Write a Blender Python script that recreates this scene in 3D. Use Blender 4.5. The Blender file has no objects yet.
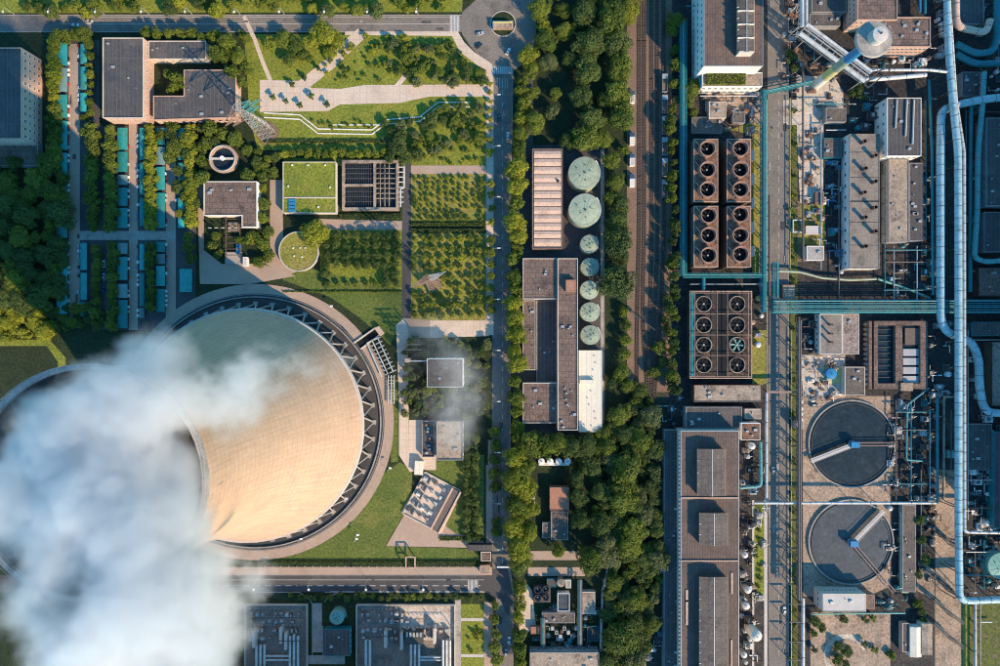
import bpy, bmesh, math, random
from math import sin, cos, pi, radians, sqrt, atan2, hypot
from mathutils import Vector, Matrix
scene = bpy.context.scene
col = scene.collection
# ------------------------------------------------------------------ camera, sky, sun, exposure
H = 400.0          # camera height in metres, straight down
S = 0.6            # metres on the ground per photograph pixel
cam_d = bpy.data.cameras.new('camera'); cam = bpy.data.objects.new('camera', cam_d); col.objects.link(cam)
cam.location = (0, 0, H); cam.rotation_euler = (0, 0, 0)
cam_d.sensor_width = 36.0; cam_d.lens = 24.0; cam_d.clip_start = 1.0; cam_d.clip_end = 5000.0
scene.camera = cam
SUN_EL = radians(31.0)
SUN_AZ = atan2(-0.726, 0.688)            # direction towards the sun (x, y)
world = bpy.data.worlds.new('World'); scene.world = world; world.use_nodes = True
wn = world.node_tree.nodes; wl = world.node_tree.links
sky = wn.new('ShaderNodeTexSky'); sky.sky_type = 'NISHITA'; sky.sun_disc = False
sky.sun_elevation = SUN_EL; sky.sun_rotation = pi/2 - SUN_AZ
sky.air_density = 1.0; sky.dust_density = 0.4; sky.ozone_density = 2.0
tint = wn.new('ShaderNodeMix'); tint.data_type = 'RGBA'; tint.blend_type = 'MULTIPLY'; tint.inputs[0].default_value = 1.0; tint.inputs[7].default_value = (.32,.86,1.05,1)   # the clear, cool air of the photograph
wl.new(sky.outputs[0], tint.inputs[6]); wl.new(tint.outputs[2], wn['Background'].inputs[0]); wn['Background'].inputs[1].default_value = 0.15
sun_d = bpy.data.lights.new('sun', 'SUN'); sun = bpy.data.objects.new('sun', sun_d); col.objects.link(sun)
sun_d.energy = 3.7; sun_d.angle = radians(0.5); sun_d.color = (1.0, 0.735, 0.465)
sun.rotation_euler = Vector((cos(SUN_AZ)*cos(SUN_EL), sin(SUN_AZ)*cos(SUN_EL), sin(SUN_EL))).to_track_quat('Z', 'Y').to_euler()
vs = scene.view_settings; vs.view_transform = 'Standard'; vs.look = 'None'; vs.exposure = 0.95; vs.gamma = 1.0
vs.use_curve_mapping = False
scene.render.engine = 'CYCLES'
cy = scene.cycles
cy.use_denoising = True; cy.filter_width = 1.1
cy.max_bounces = 5; cy.diffuse_bounces = 3; cy.glossy_bounces = 2; cy.transmission_bounces = 3; cy.transparent_max_bounces = 6
cy.volume_bounces = 4
cy.volume_step_rate = 2.0; cy.volume_max_steps = 256

# ------------------------------------------------------------------ materials
def mat(name, c1, c2=None, scale=0.08, fine=1.6, famt=0.35, rough=0.85, metal=0.0, coord='pos', grid=None, spec=0.3, bump=0.0, contrast=0.25, stain=None, rand=0.0):
    """two colours mixed by a broad noise, a fine grain over it; grid=(w,h,line colour,width) draws seams; stain=(colour,scale,amount)"""
    m = bpy.data.materials.new(name); m.use_nodes = True
    N = m.node_tree.nodes; L = m.node_tree.links
    b = N['Principled BSDF']; b.inputs['Roughness'].default_value = rough; b.inputs['Metallic'].default_value = metal
    b.inputs['Specular IOR Level'].default_value = spec
    if coord == 'pos':
        g = N.new('ShaderNodeNewGeometry'); P_ = g.outputs['Position']
    else:
        g = N.new('ShaderNodeTexCoord'); P_ = g.outputs['Object']
    if c2 is None: c2 = tuple(x*0.72 for x in c1)
    n1 = N.new('ShaderNodeTexNoise'); n1.inputs['Scale'].default_value = scale; n1.inputs['Detail'].default_value = 5; n1.inputs['Roughness'].default_value = .65
    L.new(P_, n1.inputs['Vector'])
    r = N.new('ShaderNodeMapRange'); r.inputs[1].default_value = .5-contrast; r.inputs[2].default_value = .5+contrast
    L.new(n1.outputs[0], r.inputs[0])
    mx = N.new('ShaderNodeMix'); mx.data_type = 'RGBA'; mx.inputs[6].default_value = (*c1, 1); mx.inputs[7].default_value = (*c2, 1)
    L.new(r.outputs[0], mx.inputs[0]); out = mx.outputs[2]
    if stain:
        n3 = N.new('ShaderNodeTexNoise'); n3.inputs['Scale'].default_value = stain[1]; n3.inputs['Detail'].default_value = 7; n3.inputs['Roughness'].default_value = .7
        L.new(P_, n3.inputs['Vector'])
        r3 = N.new('ShaderNodeMapRange'); r3.inputs[1].default_value = .52; r3.inputs[2].default_value = .66; r3.inputs[4].default_value = stain[2]
        L.new(n3.outputs[0], r3.inputs[0])
        m3 = N.new('ShaderNodeMix'); m3.data_type = 'RGBA'; m3.inputs[7].default_value = (*stain[0], 1)
        L.new(out, m3.inputs[6]); L.new(r3.outputs[0], m3.inputs[0]); out = m3.outputs[2]
    n2 = N.new('ShaderNodeTexNoise'); n2.inputs['Scale'].default_value = fine; n2.inputs['Detail'].default_value = 3
    L.new(P_, n2.inputs['Vector'])
    r2 = N.new('ShaderNodeMapRange'); r2.inputs[1].default_value = .3; r2.inputs[2].default_value = .7
    r2.inputs[3].default_value = 1-famt; r2.inputs[4].default_value = 1+famt
    L.new(n2.outputs[0], r2.inputs[0])
    vm = N.new('ShaderNodeVectorMath'); vm.operation = 'SCALE'
    L.new(out, vm.inputs[0]); L.new(r2.outputs[0], vm.inputs['Scale']); out = vm.outputs[0]
    if rand:
        oi = N.new('ShaderNodeObjectInfo'); rr = N.new('ShaderNodeMapRange'); rr.inputs[3].default_value = 1-rand; rr.inputs[4].default_value = 1+rand
        L.new(oi.outputs['Random'], rr.inputs[0]); v2 = N.new('ShaderNodeVectorMath'); v2.operation = 'SCALE'
        L.new(out, v2.inputs[0]); L.new(rr.outputs[0], v2.inputs['Scale']); out = v2.outputs[0]
    if grid:
        br = N.new('ShaderNodeTexBrick'); br.offset = grid[4] if len(grid) > 4 else 0.0
        br.inputs['Scale'].default_value = 1.0; br.inputs['Brick Width'].default_value = grid[0]; br.inputs['Row Height'].default_value = grid[1]
        br.inputs['Mortar Size'].default_value = grid[3]; br.inputs['Mortar Smooth'].default_value = .4
        br.inputs['Color1'].default_value = (0,0,0,1); br.inputs['Color2'].default_value = (.12,.12,.12,1); br.inputs['Mortar'].default_value = (1,1,1,1)
        L.new(P_, br.inputs['Vector'])
        m4 = N.new('ShaderNodeMix'); m4.data_type = 'RGBA'; m4.inputs[7].default_value = (*grid[2], 1)
        L.new(br.outputs['Color'], m4.inputs[0]); L.new(out, m4.inputs[6]); out = m4.outputs[2]
    L.new(out, b.inputs['Base Color'])
    if bump:
        bp = N.new('ShaderNodeBump'); bp.inputs['Strength'].default_value = bump; bp.inputs['Distance'].default_value = .15
        L.new(n2.outputs[0], bp.inputs['Height']); L.new(bp.outputs[0], b.inputs['Normal'])
    return m

def leaf_mat(name, c1, c2, hue=0.25):
    m = bpy.data.materials.new(name); m.use_nodes = True
    N = m.node_tree.nodes; L = m.node_tree.links
    b = N['Principled BSDF']; b.inputs['Roughness'].default_value = .6; b.inputs['Specular IOR Level'].default_value = .25
    oi = N.new('ShaderNodeObjectInfo'); g = N.new('ShaderNodeNewGeometry')
    at = N.new('ShaderNodeAttribute'); at.attribute_name = 'leaf'
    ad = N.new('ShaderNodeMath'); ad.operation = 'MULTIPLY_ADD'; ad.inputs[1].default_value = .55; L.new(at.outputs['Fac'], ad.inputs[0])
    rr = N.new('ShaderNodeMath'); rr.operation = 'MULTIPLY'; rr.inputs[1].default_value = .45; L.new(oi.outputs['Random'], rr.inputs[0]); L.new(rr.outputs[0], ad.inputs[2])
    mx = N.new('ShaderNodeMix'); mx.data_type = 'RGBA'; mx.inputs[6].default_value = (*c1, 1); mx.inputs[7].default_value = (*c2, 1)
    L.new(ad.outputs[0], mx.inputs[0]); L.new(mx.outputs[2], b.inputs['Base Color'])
    tr = N.new('ShaderNodeBsdfTranslucent'); L.new(mx.outputs[2], tr.inputs[0])
    ms = N.new('ShaderNodeMixShader'); ms.inputs[0].default_value = .25
    L.new(b.outputs[0], ms.inputs[1]); L.new(tr.outputs[0], ms.inputs[2]); L.new(ms.outputs[0], N['Material Output'].inputs[0])
    return m

MT = {}
def defm(k, *a, **kw): MT[k] = mat(k, *a, **kw)
defm('earth', (.055,.052,.040), (.030,.040,.020), scale=.05, fine=.9, famt=.5)
defm('yard', (.050,.045,.041), (.020,.020,.022), scale=.06, fine=.7, famt=.55, stain=((.11,.08,.058), .08, .6))
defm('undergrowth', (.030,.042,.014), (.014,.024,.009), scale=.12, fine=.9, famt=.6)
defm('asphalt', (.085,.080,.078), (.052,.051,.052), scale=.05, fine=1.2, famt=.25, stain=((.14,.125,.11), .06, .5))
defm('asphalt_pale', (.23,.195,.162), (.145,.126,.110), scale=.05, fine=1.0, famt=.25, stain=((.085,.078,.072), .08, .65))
defm('pave_pink', (.50,.36,.27), (.38,.275,.205), scale=.09, fine=1.4, famt=.18, grid=(1.2,.6,(.22,.17,.14),.06,.5))
defm('plaza', (.66,.52,.405), (.55,.43,.33), scale=.06, fine=1.2, famt=.15, grid=(4,4,(.40,.33,.27),.10), stain=((.38,.30,.24), .07, .45))
defm('lawn', (.215,.225,.026), (.125,.155,.022), scale=.07, fine=.8, famt=.45, stain=((.27,.225,.05), .06, .6), bump=.5)
defm('lawn_dry', (.27,.235,.050), (.165,.170,.032), scale=.08, fine=.8, famt=.42, stain=((.28,.20,.085), .09, .65), bump=.5)
defm('verge', (.115,.125,.022), (.055,.075,.016), scale=.2, fine=.8, famt=.5, stain=((.15,.11,.07), .2, .8), bump=.5)
defm('lawn_green', (.120,.150,.028), (.075,.105,.022), scale=.07, fine=.8, famt=.42, stain=((.19,.175,.05), .06, .55), bump=.5)
defm('soil', (.21,.145,.09), (.15,.10,.06), scale=.15, fine=1.2, famt=.4, bump=.4)
defm('bare', (.42,.305,.22), (.24,.175,.128), scale=.10, fine=.8, famt=.4, stain=((.085,.066,.052), .09, .8))
defm('slab', (.60,.51,.42), (.40,.335,.275), scale=.09, fine=.8, famt=.25, stain=((.20,.15,.11), .08, .8))
defm('concrete', (.40,.36,.315), (.27,.245,.22), scale=.15, fine=1.5, famt=.25, stain=((.17,.145,.125), .14, .7))
defm('concrete_pale', (.55,.50,.45), (.45,.40,.36), scale=.12, fine=1.5, famt=.15)
defm('kerb', (.42,.39,.36), rough=.8, scale=.3)
defm('ballast', (.24,.155,.105), (.155,.105,.075), scale=.1, fine=1.6, famt=.5)
defm('rail', (.20,.13,.10), rough=.45, metal=.7, scale=.4)
defm('sleeper', (.10,.075,.06), scale=.3)
defm('wall_pink', (.60,.38,.285), (.50,.32,.24), scale=.1, fine=.8, famt=.1, stain=((.34,.24,.19), .15, .5))
defm('wall_cream', (.64,.56,.46), (.55,.47,.39), scale=.1, fine=.8, famt=.1, stain=((.36,.30,.25), .12, .5))
defm('wall_white', (.80,.76,.70), (.66,.62,.57), scale=.1, fine=.8, famt=.08, stain=((.42,.36,.30), .1, .35))
defm('wall_brick', (.36,.20,.13), (.28,.16,.11), scale=.1, fine=1.4, famt=.15)
defm('wall_grey', (.32,.31,.30), (.24,.235,.23), scale=.12, stain=((.17,.15,.13), .1, .5))
defm('roof_dark', (.088,.082,.080), (.052,.050,.052), scale=.10, fine=1.0, famt=.28, grid=(2.4,40,(.14,.125,.115),.12), stain=((.15,.125,.11), .09, .65))
defm('roof_brown', (.225,.150,.118), (.125,.090,.075), scale=.12, fine=1.3, famt=.42, grid=(3.2,3.2,(.06,.045,.04),.12,.5), stain=((.06,.045,.04), .13, .85))
defm('roof_vented', (.27,.225,.185), (.19,.16,.135), scale=.12, fine=1.2, famt=.25, stain=((.12,.095,.08), .12, .7))
defm('wet_floor', (.085,.075,.066), (.05,.046,.043), scale=.1, rough=.6, famt=.35)
defm('deck_dark', (.060,.045,.036), (.03,.025,.022), scale=.2, famt=.5, stain=((.17,.095,.06), .2, .7))
defm('roof_tan', (.38,.295,.22), (.24,.19,.15), scale=.14, fine=1.2, famt=.35, stain=((.11,.088,.07), .14, .85))
defm('roof_grey', (.170,.135,.112), (.100,.083,.072), scale=.11, fine=1.1, famt=.32, grid=(3.6,3.6,(.062,.052,.046),.10), stain=((.058,.049,.043), .12, .75))
defm('roof_metal', (.165,.112,.090), (.108,.078,.066), scale=.09, fine=.9, famt=.25, grid=(1.5,60,(.068,.055,.05),.15), stain=((.23,.135,.095), .06, .6))
defm('roof_salmon', (.62,.43,.32), (.52,.36,.27), scale=.12, fine=1.2, famt=.2, stain=((.34,.24,.19), .09, .7))
defm('roof_pale', (.74,.68,.55), (.64,.58,.47), scale=.08, fine=1.0, famt=.10, grid=(3,60,(.45,.41,.34),.10))
defm('roof_red', (.40,.19,.12), (.30,.15,.10), scale=.12, fine=1.2, famt=.2)
defm('roof_gravel', (.36,.28,.23), (.20,.15,.13), scale=.5, fine=1.0, famt=.5, stain=((.08,.06,.05), .35, .8))
defm('steel', (.46,.46,.45), (.34,.34,.335), scale=.15, rough=.5, metal=.35, fine=1.2, famt=.15)
defm('steel_dark', (.10,.095,.09), (.065,.062,.06), scale=.2, rough=.6, metal=.3)
defm('steel_pink', (.34,.21,.16), (.24,.15,.115), scale=.3, rough=.6, fine=1.2, famt=.3)
defm('duct', (.36,.52,.55), (.27,.42,.46), scale=.12, rough=.55, metal=.1, fine=.8, famt=.22, stain=((.20,.26,.26), .15, .7))
defm('band', (.16,.17,.18), rough=.5, metal=.4)
defm('pipe_white', (.60,.60,.57), (.44,.45,.43), scale=.25, rough=.5, fine=1.0, famt=.2, stain=((.26,.23,.20), .25, .6))
defm('pipe_brown', (.17,.125,.10), (.12,.09,.075), scale=.2, rough=.6)
defm('teal', (.022,.20,.225), (.016,.15,.175), scale=.15, rough=.42, fine=.8, famt=.2, stain=((.10,.16,.15), .2, .6))
defm('teal_pale', (.10,.33,.33), (.06,.26,.27), scale=.15, rough=.5, fine=.8, famt=.2, stain=((.22,.26,.22), .2, .6))
defm('canopy', (.030,.27,.245), (.024,.21,.20), scale=.15, rough=.5, fine=.6, famt=.2, rand=.35, stain=((.08,.21,.19), .1, .5))
defm('canopy_grey', (.15,.24,.225), (.12,.19,.18), scale=.1, rough=.5, fine=.8, famt=.15, rand=.25)
defm('blue', (.03,.22,.42), (.03,.17,.33), scale=.2, rough=.4)
defm('tank_green', (.36,.40,.285), (.27,.31,.22), scale=.12, fine=.8, famt=.15, rough=.6, stain=((.20,.19,.13), .2, .7), rand=.14)
defm('tank_teal', (.16,.36,.31), (.13,.30,.26), scale=.1, rough=.5)
defm('water', (.012,.030,.038), (.010,.022,.030), scale=.05, rough=.08, spec=.5, famt=.1)
defm('water_grey', (.070,.074,.076), (.048,.053,.057), scale=.06, rough=.3, spec=.5, fine=.5, famt=.25, stain=((.12,.112,.10), .09, .4), bump=.15)
defm('water_deep', (.018,.030,.036), (.010,.019,.025), scale=.06, rough=.3, spec=.35, fine=.5, famt=.3, stain=((.040,.052,.050), .08, .5), bump=.15)
defm('dark', (.010,.011,.012), rough=.8)
defm('rust', (.235,.125,.080), (.125,.075,.052), scale=.25, fine=1.2, famt=.5, stain=((.045,.035,.03), .25, .85))
defm('wood_brown', (.15,.095,.068), (.095,.065,.05), scale=.2, famt=.4, stain=((.05,.04,.035), .2, .7))
defm('glass', (.03,.035,.04), rough=.15, spec=.6)
defm('white', (.82,.81,.78), rough=.5, scale=.3)
defm('yellow', (.58,.50,.20), (.48,.42,.18), rough=.5, scale=.3, famt=.2)
defm('paint', (.62,.60,.56), (.45,.43,.40), scale=.3, famt=.2)
defm('bark', (.11,.08,.055), scale=.8, coord='obj')
defm('tyre', (.02,.02,.02), coord='obj')
defm('hedge_core', (.020,.030,.008), coord='obj')
MT['leaf_mid'] = leaf_mat('leaf_mid', (.036,.072,.012), (.215,.250,.032))
MT['leaf_dark'] = leaf_mat('leaf_dark', (.024,.055,.017), (.130,.172,.038))
MT['leaf_bright'] = leaf_mat('leaf_bright', (.085,.125,.012), (.36,.36,.034))
MT['leaf_grey'] = leaf_mat('leaf_grey', (.052,.078,.030), (.20,.22,.080))
for nm, c in (('car_white',(.75,.75,.74)),('car_black',(.02,.02,.022)),('car_silver',(.42,.43,.44)),('car_red',(.35,.03,.03)),('car_blue',(.04,.10,.25))):
    MT[nm] = mat(nm, c, c, rough=.25, spec=.6, coord='obj', famt=.02)

_O1 = ['zeroth','first','second','third','fourth','fifth','sixth','seventh','eighth','ninth','tenth','eleventh','twelfth','thirteenth','fourteenth','fifteenth','sixteenth','seventeenth','eighteenth','nineteenth']
_T0 = ['','','twenty','thirty','forty','fifty','sixty','seventy','eighty','ninety']; _T1 = ['','','twentieth','thirtieth','fortieth','fiftieth','sixtieth','seventieth','eightieth','ninetieth']
def nth(n):
    if n >= 100: return 'hundredth' if n == 100 else 'hundred-and-'+nth(n-100)
    if n < 20: return _O1[n]
    return _T1[n//10] if n % 10 == 0 else _T0[n//10]+'-'+_O1[n % 10]
# ------------------------------------------------------------------ geometry helpers
def X(px, z=0.0): return (px-500.0)*S*(1-z/H)
def Y(py, z=0.0): return (333.0-py)*S*(1-z/H)
def P(px, py, z=0.0): return Vector((X(px,z), Y(py,z), z))

class MB:
    """collects shapes and links them as ONE mesh object"""
    def __init__(s): s.v = []; s.f = []
    def add(s, vs_, fs): 
        o = len(s.v); s.v += [tuple(p) for p in vs_]; s.f += [tuple(i+o for i in f) for f in fs]; return s
    def prism(s, poly, z0, z1):
        if sum(poly[i-1][0]*poly[i][1]-poly[i][0]*poly[i-1][1] for i in range(len(poly))) < 0: poly = poly[::-1]
        n = len(poly); vs_ = [(p[0],p[1],z0) for p in poly]+[(p[0],p[1],z1) for p in poly]
        return s.add(vs_, [tuple(range(n-1,-1,-1)), tuple(range(n,2*n))]+[(i,(i+1)%n,n+(i+1)%n,n+i) for i in range(n)])
    def box(s, x0, y0, z0, x1, y1, z1):
        return s.prism([(x0,y0),(x1,y0),(x1,y1),(x0,y1)], z0, z1)
    def pbox(s, x0, y0, x1, y1, z0, z1):       # pixel rectangle as seen at its top z1
        return s.box(X(x0,z1), Y(y1,z1), z0, X(x1,z1), Y(y0,z1), z1)
    def rbox(s, cx, cy, w, d, a, z0, z1):
        c, n = cos(a), sin(a)
        return s.prism([(cx+u*c-v*n, cy+u*n+v*c) for u, v in ((-w/2,-d/2),(w/2,-d/2),(w/2,d/2),(-w/2,d/2))], z0, z1)
    def sheet(s, poly, z):
        if sum(poly[i-1][0]*poly[i][1]-poly[i][0]*poly[i-1][1] for i in range(len(poly))) < 0: poly = poly[::-1]
        return s.add([(p[0],p[1],z) for p in poly], [tuple(range(len(poly)))])
    def cyl(s, cx, cy, r, z0, z1, n=16, r1=None, cap=True):
        r1 = r if r1 is None else r1
        vs_ = [(cx+r*cos(2*pi*i/n), cy+r*sin(2*pi*i/n), z0) for i in range(n)]+[(cx+r1*cos(2*pi*i/n), cy+r1*sin(2*pi*i/n), z1) for i in range(n)]
        fs = [(i,(i+1)%n,n+(i+1)%n,n+i) for i in range(n)]
        if cap: fs += [tuple(range(n-1,-1,-1)), tuple(range(n,2*n))]
        return s.add(vs_, fs)
    def lathe(s, cx, cy, prof, n=32, closed=False):
        m = len(prof); vs_ = [(cx+r*cos(2*pi*i/n), cy+r*sin(2*pi*i/n), z) for r, z in prof for i in range(n)]
        fs = []
        for j in range(m if closed else m-1):
            k = (j+1) % m
            fs += [(j*n+i, j*n+(i+1)%n, k*n+(i+1)%n, k*n+i) for i in range(n)]
        return s.add(vs_, fs)
    def ring(s, cx, cy, r0, r1, z0, z1, n=32):
        return s.lathe(cx, cy, [(r0,z0),(r1,z0),(r1,z1),(r0,z1)], n, True)
    def dome(s, cx, cy, r, z0, h, n=24, k=5):
        return s.lathe(cx, cy, [(r*cos(i/k*pi/2)+.001, z0+h*sin(i/k*pi/2)) for i in range(k+1)], n)
    def tube(s, pts, r, n=8, cap=True):
        pts = [Vector(p) for p in pts]; m = len(pts); o = len(s.v); up0 = Vector((0,0,1))
        rs = r if isinstance(r, (list, tuple)) else [r]*m
        for i, p in enumerate(pts):
            a = (p-pts[i-1]).normalized() if i else (pts[1]-p).normalized()
            b = (pts[i+1]-p).normalized() if i < m-1 else a
            t = (a+b).normalized() if (a+b).length > 1e-6 else a
            up = up0 if abs(t.z) < .9 else Vector((1,0,0))
            u = t.cross(up).normalized(); w = u.cross(t).normalized()
            k = 1/max(.5, a.dot(t))
            for j in range(n):
                q = 2*pi*j/n+pi/n
                s.v.append(tuple(p+u*cos(q)*rs[i]*k+w*sin(q)*rs[i]))
        for i in range(m-1):
            for j in range(n):
                s.f.append((o+i*n+j, o+i*n+(j+1)%n, o+(i+1)*n+(j+1)%n, o+(i+1)*n+j))
        if cap: s.f.append(tuple(o+j for j in range(n-1,-1,-1))); s.f.append(tuple(o+(m-1)*n+j for j in range(n)))
        return s
    def beam(s, p, q, w): return s.tube([p, q], w*.707, 4)
    def mesh(s, name, m, off=(0,0,0), smooth=False):
        me = bpy.data.meshes.new(name)
        me.from_pydata([(v[0]-off[0], v[1]-off[1], v[2]-off[2]) for v in s.v], [], s.f)
        if m is not None: me.materials.append(MT[m] if isinstance(m, str) else m)
        if smooth: me.polygons.foreach_set('use_smooth', [True]*len(me.polygons))
        me.update(); return me
    def build(s, name, m, parent=None, smooth=False, at=None):
        off = at if at is not None else (parent['_loc'] if parent is not None and '_loc' in parent else (0,0,0))
        o = bpy.data.objects.new(name, s.mesh(name, m, off, smooth)); col.objects.link(o)
        if parent is not None: o.parent = parent; o['_loc'] = tuple(off)
        elif at is not None: o.location = at
        return o
def smooth_angle(o, deg=40):
    me = o.data
    me.polygons.foreach_set('use_smooth', [True]*len(me.polygons))
    try: me.set_sharp_from_angle(angle=radians(deg))
    except Exception: pass
    return o
def tag(o, label, cat=None, group=None, kind=None):
    o['label'] = label
    if cat: o['category'] = cat
    if group: o['group'] = group
    if kind: o['kind'] = kind
    return o
def thing(name, label, cat, loc=(0,0,0), group=None, rz=0):
    o = bpy.data.objects.new(name, None); col.objects.link(o); o.location = loc; o.rotation_euler.z = rz
    o.empty_display_size = .5
    o['_loc'] = tuple(loc); return tag(o, label, cat, group)
def inst(name, me, parent, loc=(0,0,0), rz=0, sc=None):
    o = bpy.data.objects.new(name, me); col.objects.link(o); o.parent = parent; o.location = loc; o.rotation_euler.z = rz
    if sc is not None: o.scale = sc if isinstance(sc, (tuple, list)) else (sc, sc, sc)
    return o
def copy_tree(o, parent=None):
    c = o.copy(); col.objects.link(c); c.parent = parent
    for ch in o.children: copy_tree(ch, c)
    return c
_lv = [0]
def ground(name, poly, m, label=None, cat=None, flat=True):
    """a sheet of ground, each 4 mm above the last one laid; poly in photograph pixels on the ground"""
    _lv[0] += 1
    o = MB().sheet([(X(a),Y(b)) for a, b in poly], .02+.003*_lv[0]).build(name, m)
    o['kind'] = 'structure'
    if label: o['label'] = label
    return o
def grect(name, x0, y0, x1, y1, m, label=None): return ground(name, [(x0,y0),(x1,y0),(x1,y1),(x0,y1)], m, label)
def band(pts, w):
    """polygon of a strip of width w (px) along pts"""
    L_, R_ = [], []
    for i, p in enumerate(pts):
        a = pts[max(i-1,0)]; b = pts[min(i+1,len(pts)-1)]
        d = hypot(b[0]-a[0], b[1]-a[1]); nx, ny = -(b[1]-a[1])/d, (b[0]-a[0])/d
        L_.append((p[0]+nx*w/2, p[1]+ny*w/2)); R_.append((p[0]-nx*w/2, p[1]-ny*w/2))
    return L_+R_[::-1]
def arc(cx, cy, r, a0, a1, n=24): return [(cx+r*cos(radians(a0+(a1-a0)*i/n)), cy+r*sin(radians(a0+(a1-a0)*i/n))) for i in range(n+1)]
def kerb(pts, w=.35, h=.14, name='kerb', m='kerb'):
    mb = MB()
    for a, b in zip(pts[:-1], pts[1:]):
        p, q = P(*a), P(*b); d = q-p; l = d.length
        c = (p+q)/2; mb.rbox(c.x, c.y, l, w, atan2(d.y,d.x), 0, h+random.random()*.004)
    o = mb.build(name, m); o['kind'] = 'structure'; return o
# ------------------------------------------------------------------ the setting: ground, roads, paths, lawns
random.seed(5)
g0 = MB().sheet([(-2500,-2500),(2500,-2500),(2500,2500),(-2500,2500)], 0).build('ground', 'earth'); g0['kind'] = 'structure'
grect('ground_cover', -400, -300, 648, 960, 'undergrowth')
grect('yard', 668, -300, 1400, 960, 'yard', 'worn dark concrete yard of the works')
grect('rail_bed', 627, -300, 672, 392, 'ballast')
# roads
RL = 'asphalt_pale'
grect('road', -400, 15, 466, 32, RL)
ground('road', [(462,12),(478,-2),(478,-300),(536,-300),(536,40),(530,60),(514,70),(492,70),(470,46),(462,34)], RL)
ground('road', [(493,66),(513,66),(511,200),(510,430),(510,560),(514,600),(512,960),(494,960),(496,600),(492,560),(492,300)], RL)
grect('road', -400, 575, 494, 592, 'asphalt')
ground('road', [(485,575),(497,567),(506,560),(514,600),(508,616),(500,600),(485,592)], 'asphalt')
grect('pavement', 150, 567, 492, 575.2, 'pave_pink')
ground('road', [(767,-300),(788,-300),(788,960),(769,960)], RL, 'worn works road')
ground('road', [(935,470),(962,470),(962,960),(935,960)], 'bare')
grect('verge', 790.4, 110, 797.5, 960, 'verge')
grect('pavement', 486, 66, 493.5, 335, 'plaza')
grect('pavement', 486, 440, 492.5, 545, 'pave_pink')
ground('pavement', [(345,31.5),(458,31.5),(464,42),(474,52),(492,64),(493,72),(486,70),(468,60),(458,50),(452,37),(345,35)], 'plaza')
kerb([(-100,32),(344,32)]); kerb([(-100,15),(462,15)]); kerb([(493.5,72),(493.5,335)]); kerb([(513,70),(510.5,200),(510,560)])
kerb([(150,575),(485,575)]); kerb([(260,592.3),(300,592.3)]); kerb([(325,592.3),(485,592.3)]); kerb([(788.3,-50),(788.3,700)]); kerb([(767,100),(767,700)])
_lv[0] += 1; PL = _lv[0]
def paint(name, x0, y0, x1, y1):
    o = MB().sheet([(X(x0),Y(y0)),(X(x1),Y(y0)),(X(x1),Y(y1)),(X(x0),Y(y1))], .022+.003*PL).build(name, 'paint'); o['kind'] = 'structure'
paint('road_marking', 60, 23.6, 450, 24.0); paint('road_marking', 60, 17, 450, 17.3)
paint('road_marking', 150, 579.7, 484, 580.1); paint('road_marking', 330, 591.3, 484, 591.7)
x = 170
while x < 482: paint('road_marking', x, 585.4, x+6, 586.0); x += 10.5
for k in range(7): paint('road_marking', 452+k*1.4-2, 15.5+0, 452.8+k*1.4-2, 31.5)
for k in range(10): paint('road_marking', 494+k*1.9, 66.5, 495+k*1.9, 74)
for k in range(8): paint('road_marking', 468+k*1.3, 579.5, 468.7+k*1.3, 592)
y = 90
while y < 560: paint('road_marking', 502.4, y, 502.8, y+5); y += 12
y = -10
while y < 660: paint('road_marking', 778.6, y, 778.9, y+5); y += 11
for k in range(5): paint('road_marking', 497+k*2.6, 78, 497.4+k*2.6, 88)
# lawns and garden
LWN = 'lawn'
ground('lawn', [(-100,-150),(470,-150),(462,12),(-100,13.5)], LWN, 'strip of lawn north of the top road')
ground('lawn', [(244,34),(452,36),(460,52),(486,72),(486,166),(262,166),(250,120)], LWN, 'sunny garden lawn with shrubs')
ground('lawn', [(205,150),(284,150),(284,262),(205,262)], 'undergrowth')
ground('lawn', [(411,174),(486,174),(486,222),(411,222)], 'lawn_dry'); ground('lawn', [(409,233),(486,233),(486,322),(409,322)], 'lawn_dry')
ground('lawn', [(320,228),(402,228),(402,290),(320,290)], LWN)
ground('lawn', [(283,262),(402,290),(402,322),(390,345),(376,332),(360,318),(330,297),(283,280)], 'lawn_green')
ground('lawn', [(402,336),(488,336),(488,465),(402,465)], 'undergrowth')
ground('lawn', [(262,560),(400,462),(412,470),(412,500),(385,546),(478,549),(480,561),(262,561)], 'lawn_green')
ground('lawn', [(420,462),(484,455),(484,546),(446,540),(440,500)], 'lawn_green')
ground('lawn', [(391,380),(398,380),(398,462),(391,462)], 'lawn_green')
ground('lawn', [(-200,340),(50,340),(66,358),(66,430),(-200,470)], LWN)
ground('lawn', [(-200,346),(47,346),(58,362),(58,420),(-200,470)], 'undergrowth', 'dark green plot edged by a lighter grass strip')
ground('lawn', [(461,604),(484,604),(484,618),(461,618)], LWN); ground('lawn', [(461,621),(484,621),(484,654),(461,654)], LWN); ground('lawn', [(461,657),(484,657),(484,760),(461,760)], LWN)
ground('flower_bed', [(284,592.5),(484,592.5),(484,602),(262,602),(262,594)], 'undergrowth')
PZ = 'plaza'
ground('plaza', [(260,80),(300,81),(312,88),(340,89),(365,85),(487,84.5),(487,96.5),(430,96.5),(400,103),(340,104.5),(328,111),(260,112)], PZ, 'pale pink paved garden plaza')
ground('path', band([(302,86),(332,62),(352,42),(362,33)], 12), PZ); ground('path', band([(244,16),(255,40),(262,60),(271,82)], 4), PZ)
ground('path', band([(397,86),(408,73)], 5), PZ)
ground('path', [(411,165.5),(487,165.5),(487,174),(411,174)], 'pave_pink'); ground('path', [(402,160),(411,160),(411,332),(402,332)], 'asphalt')
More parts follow.
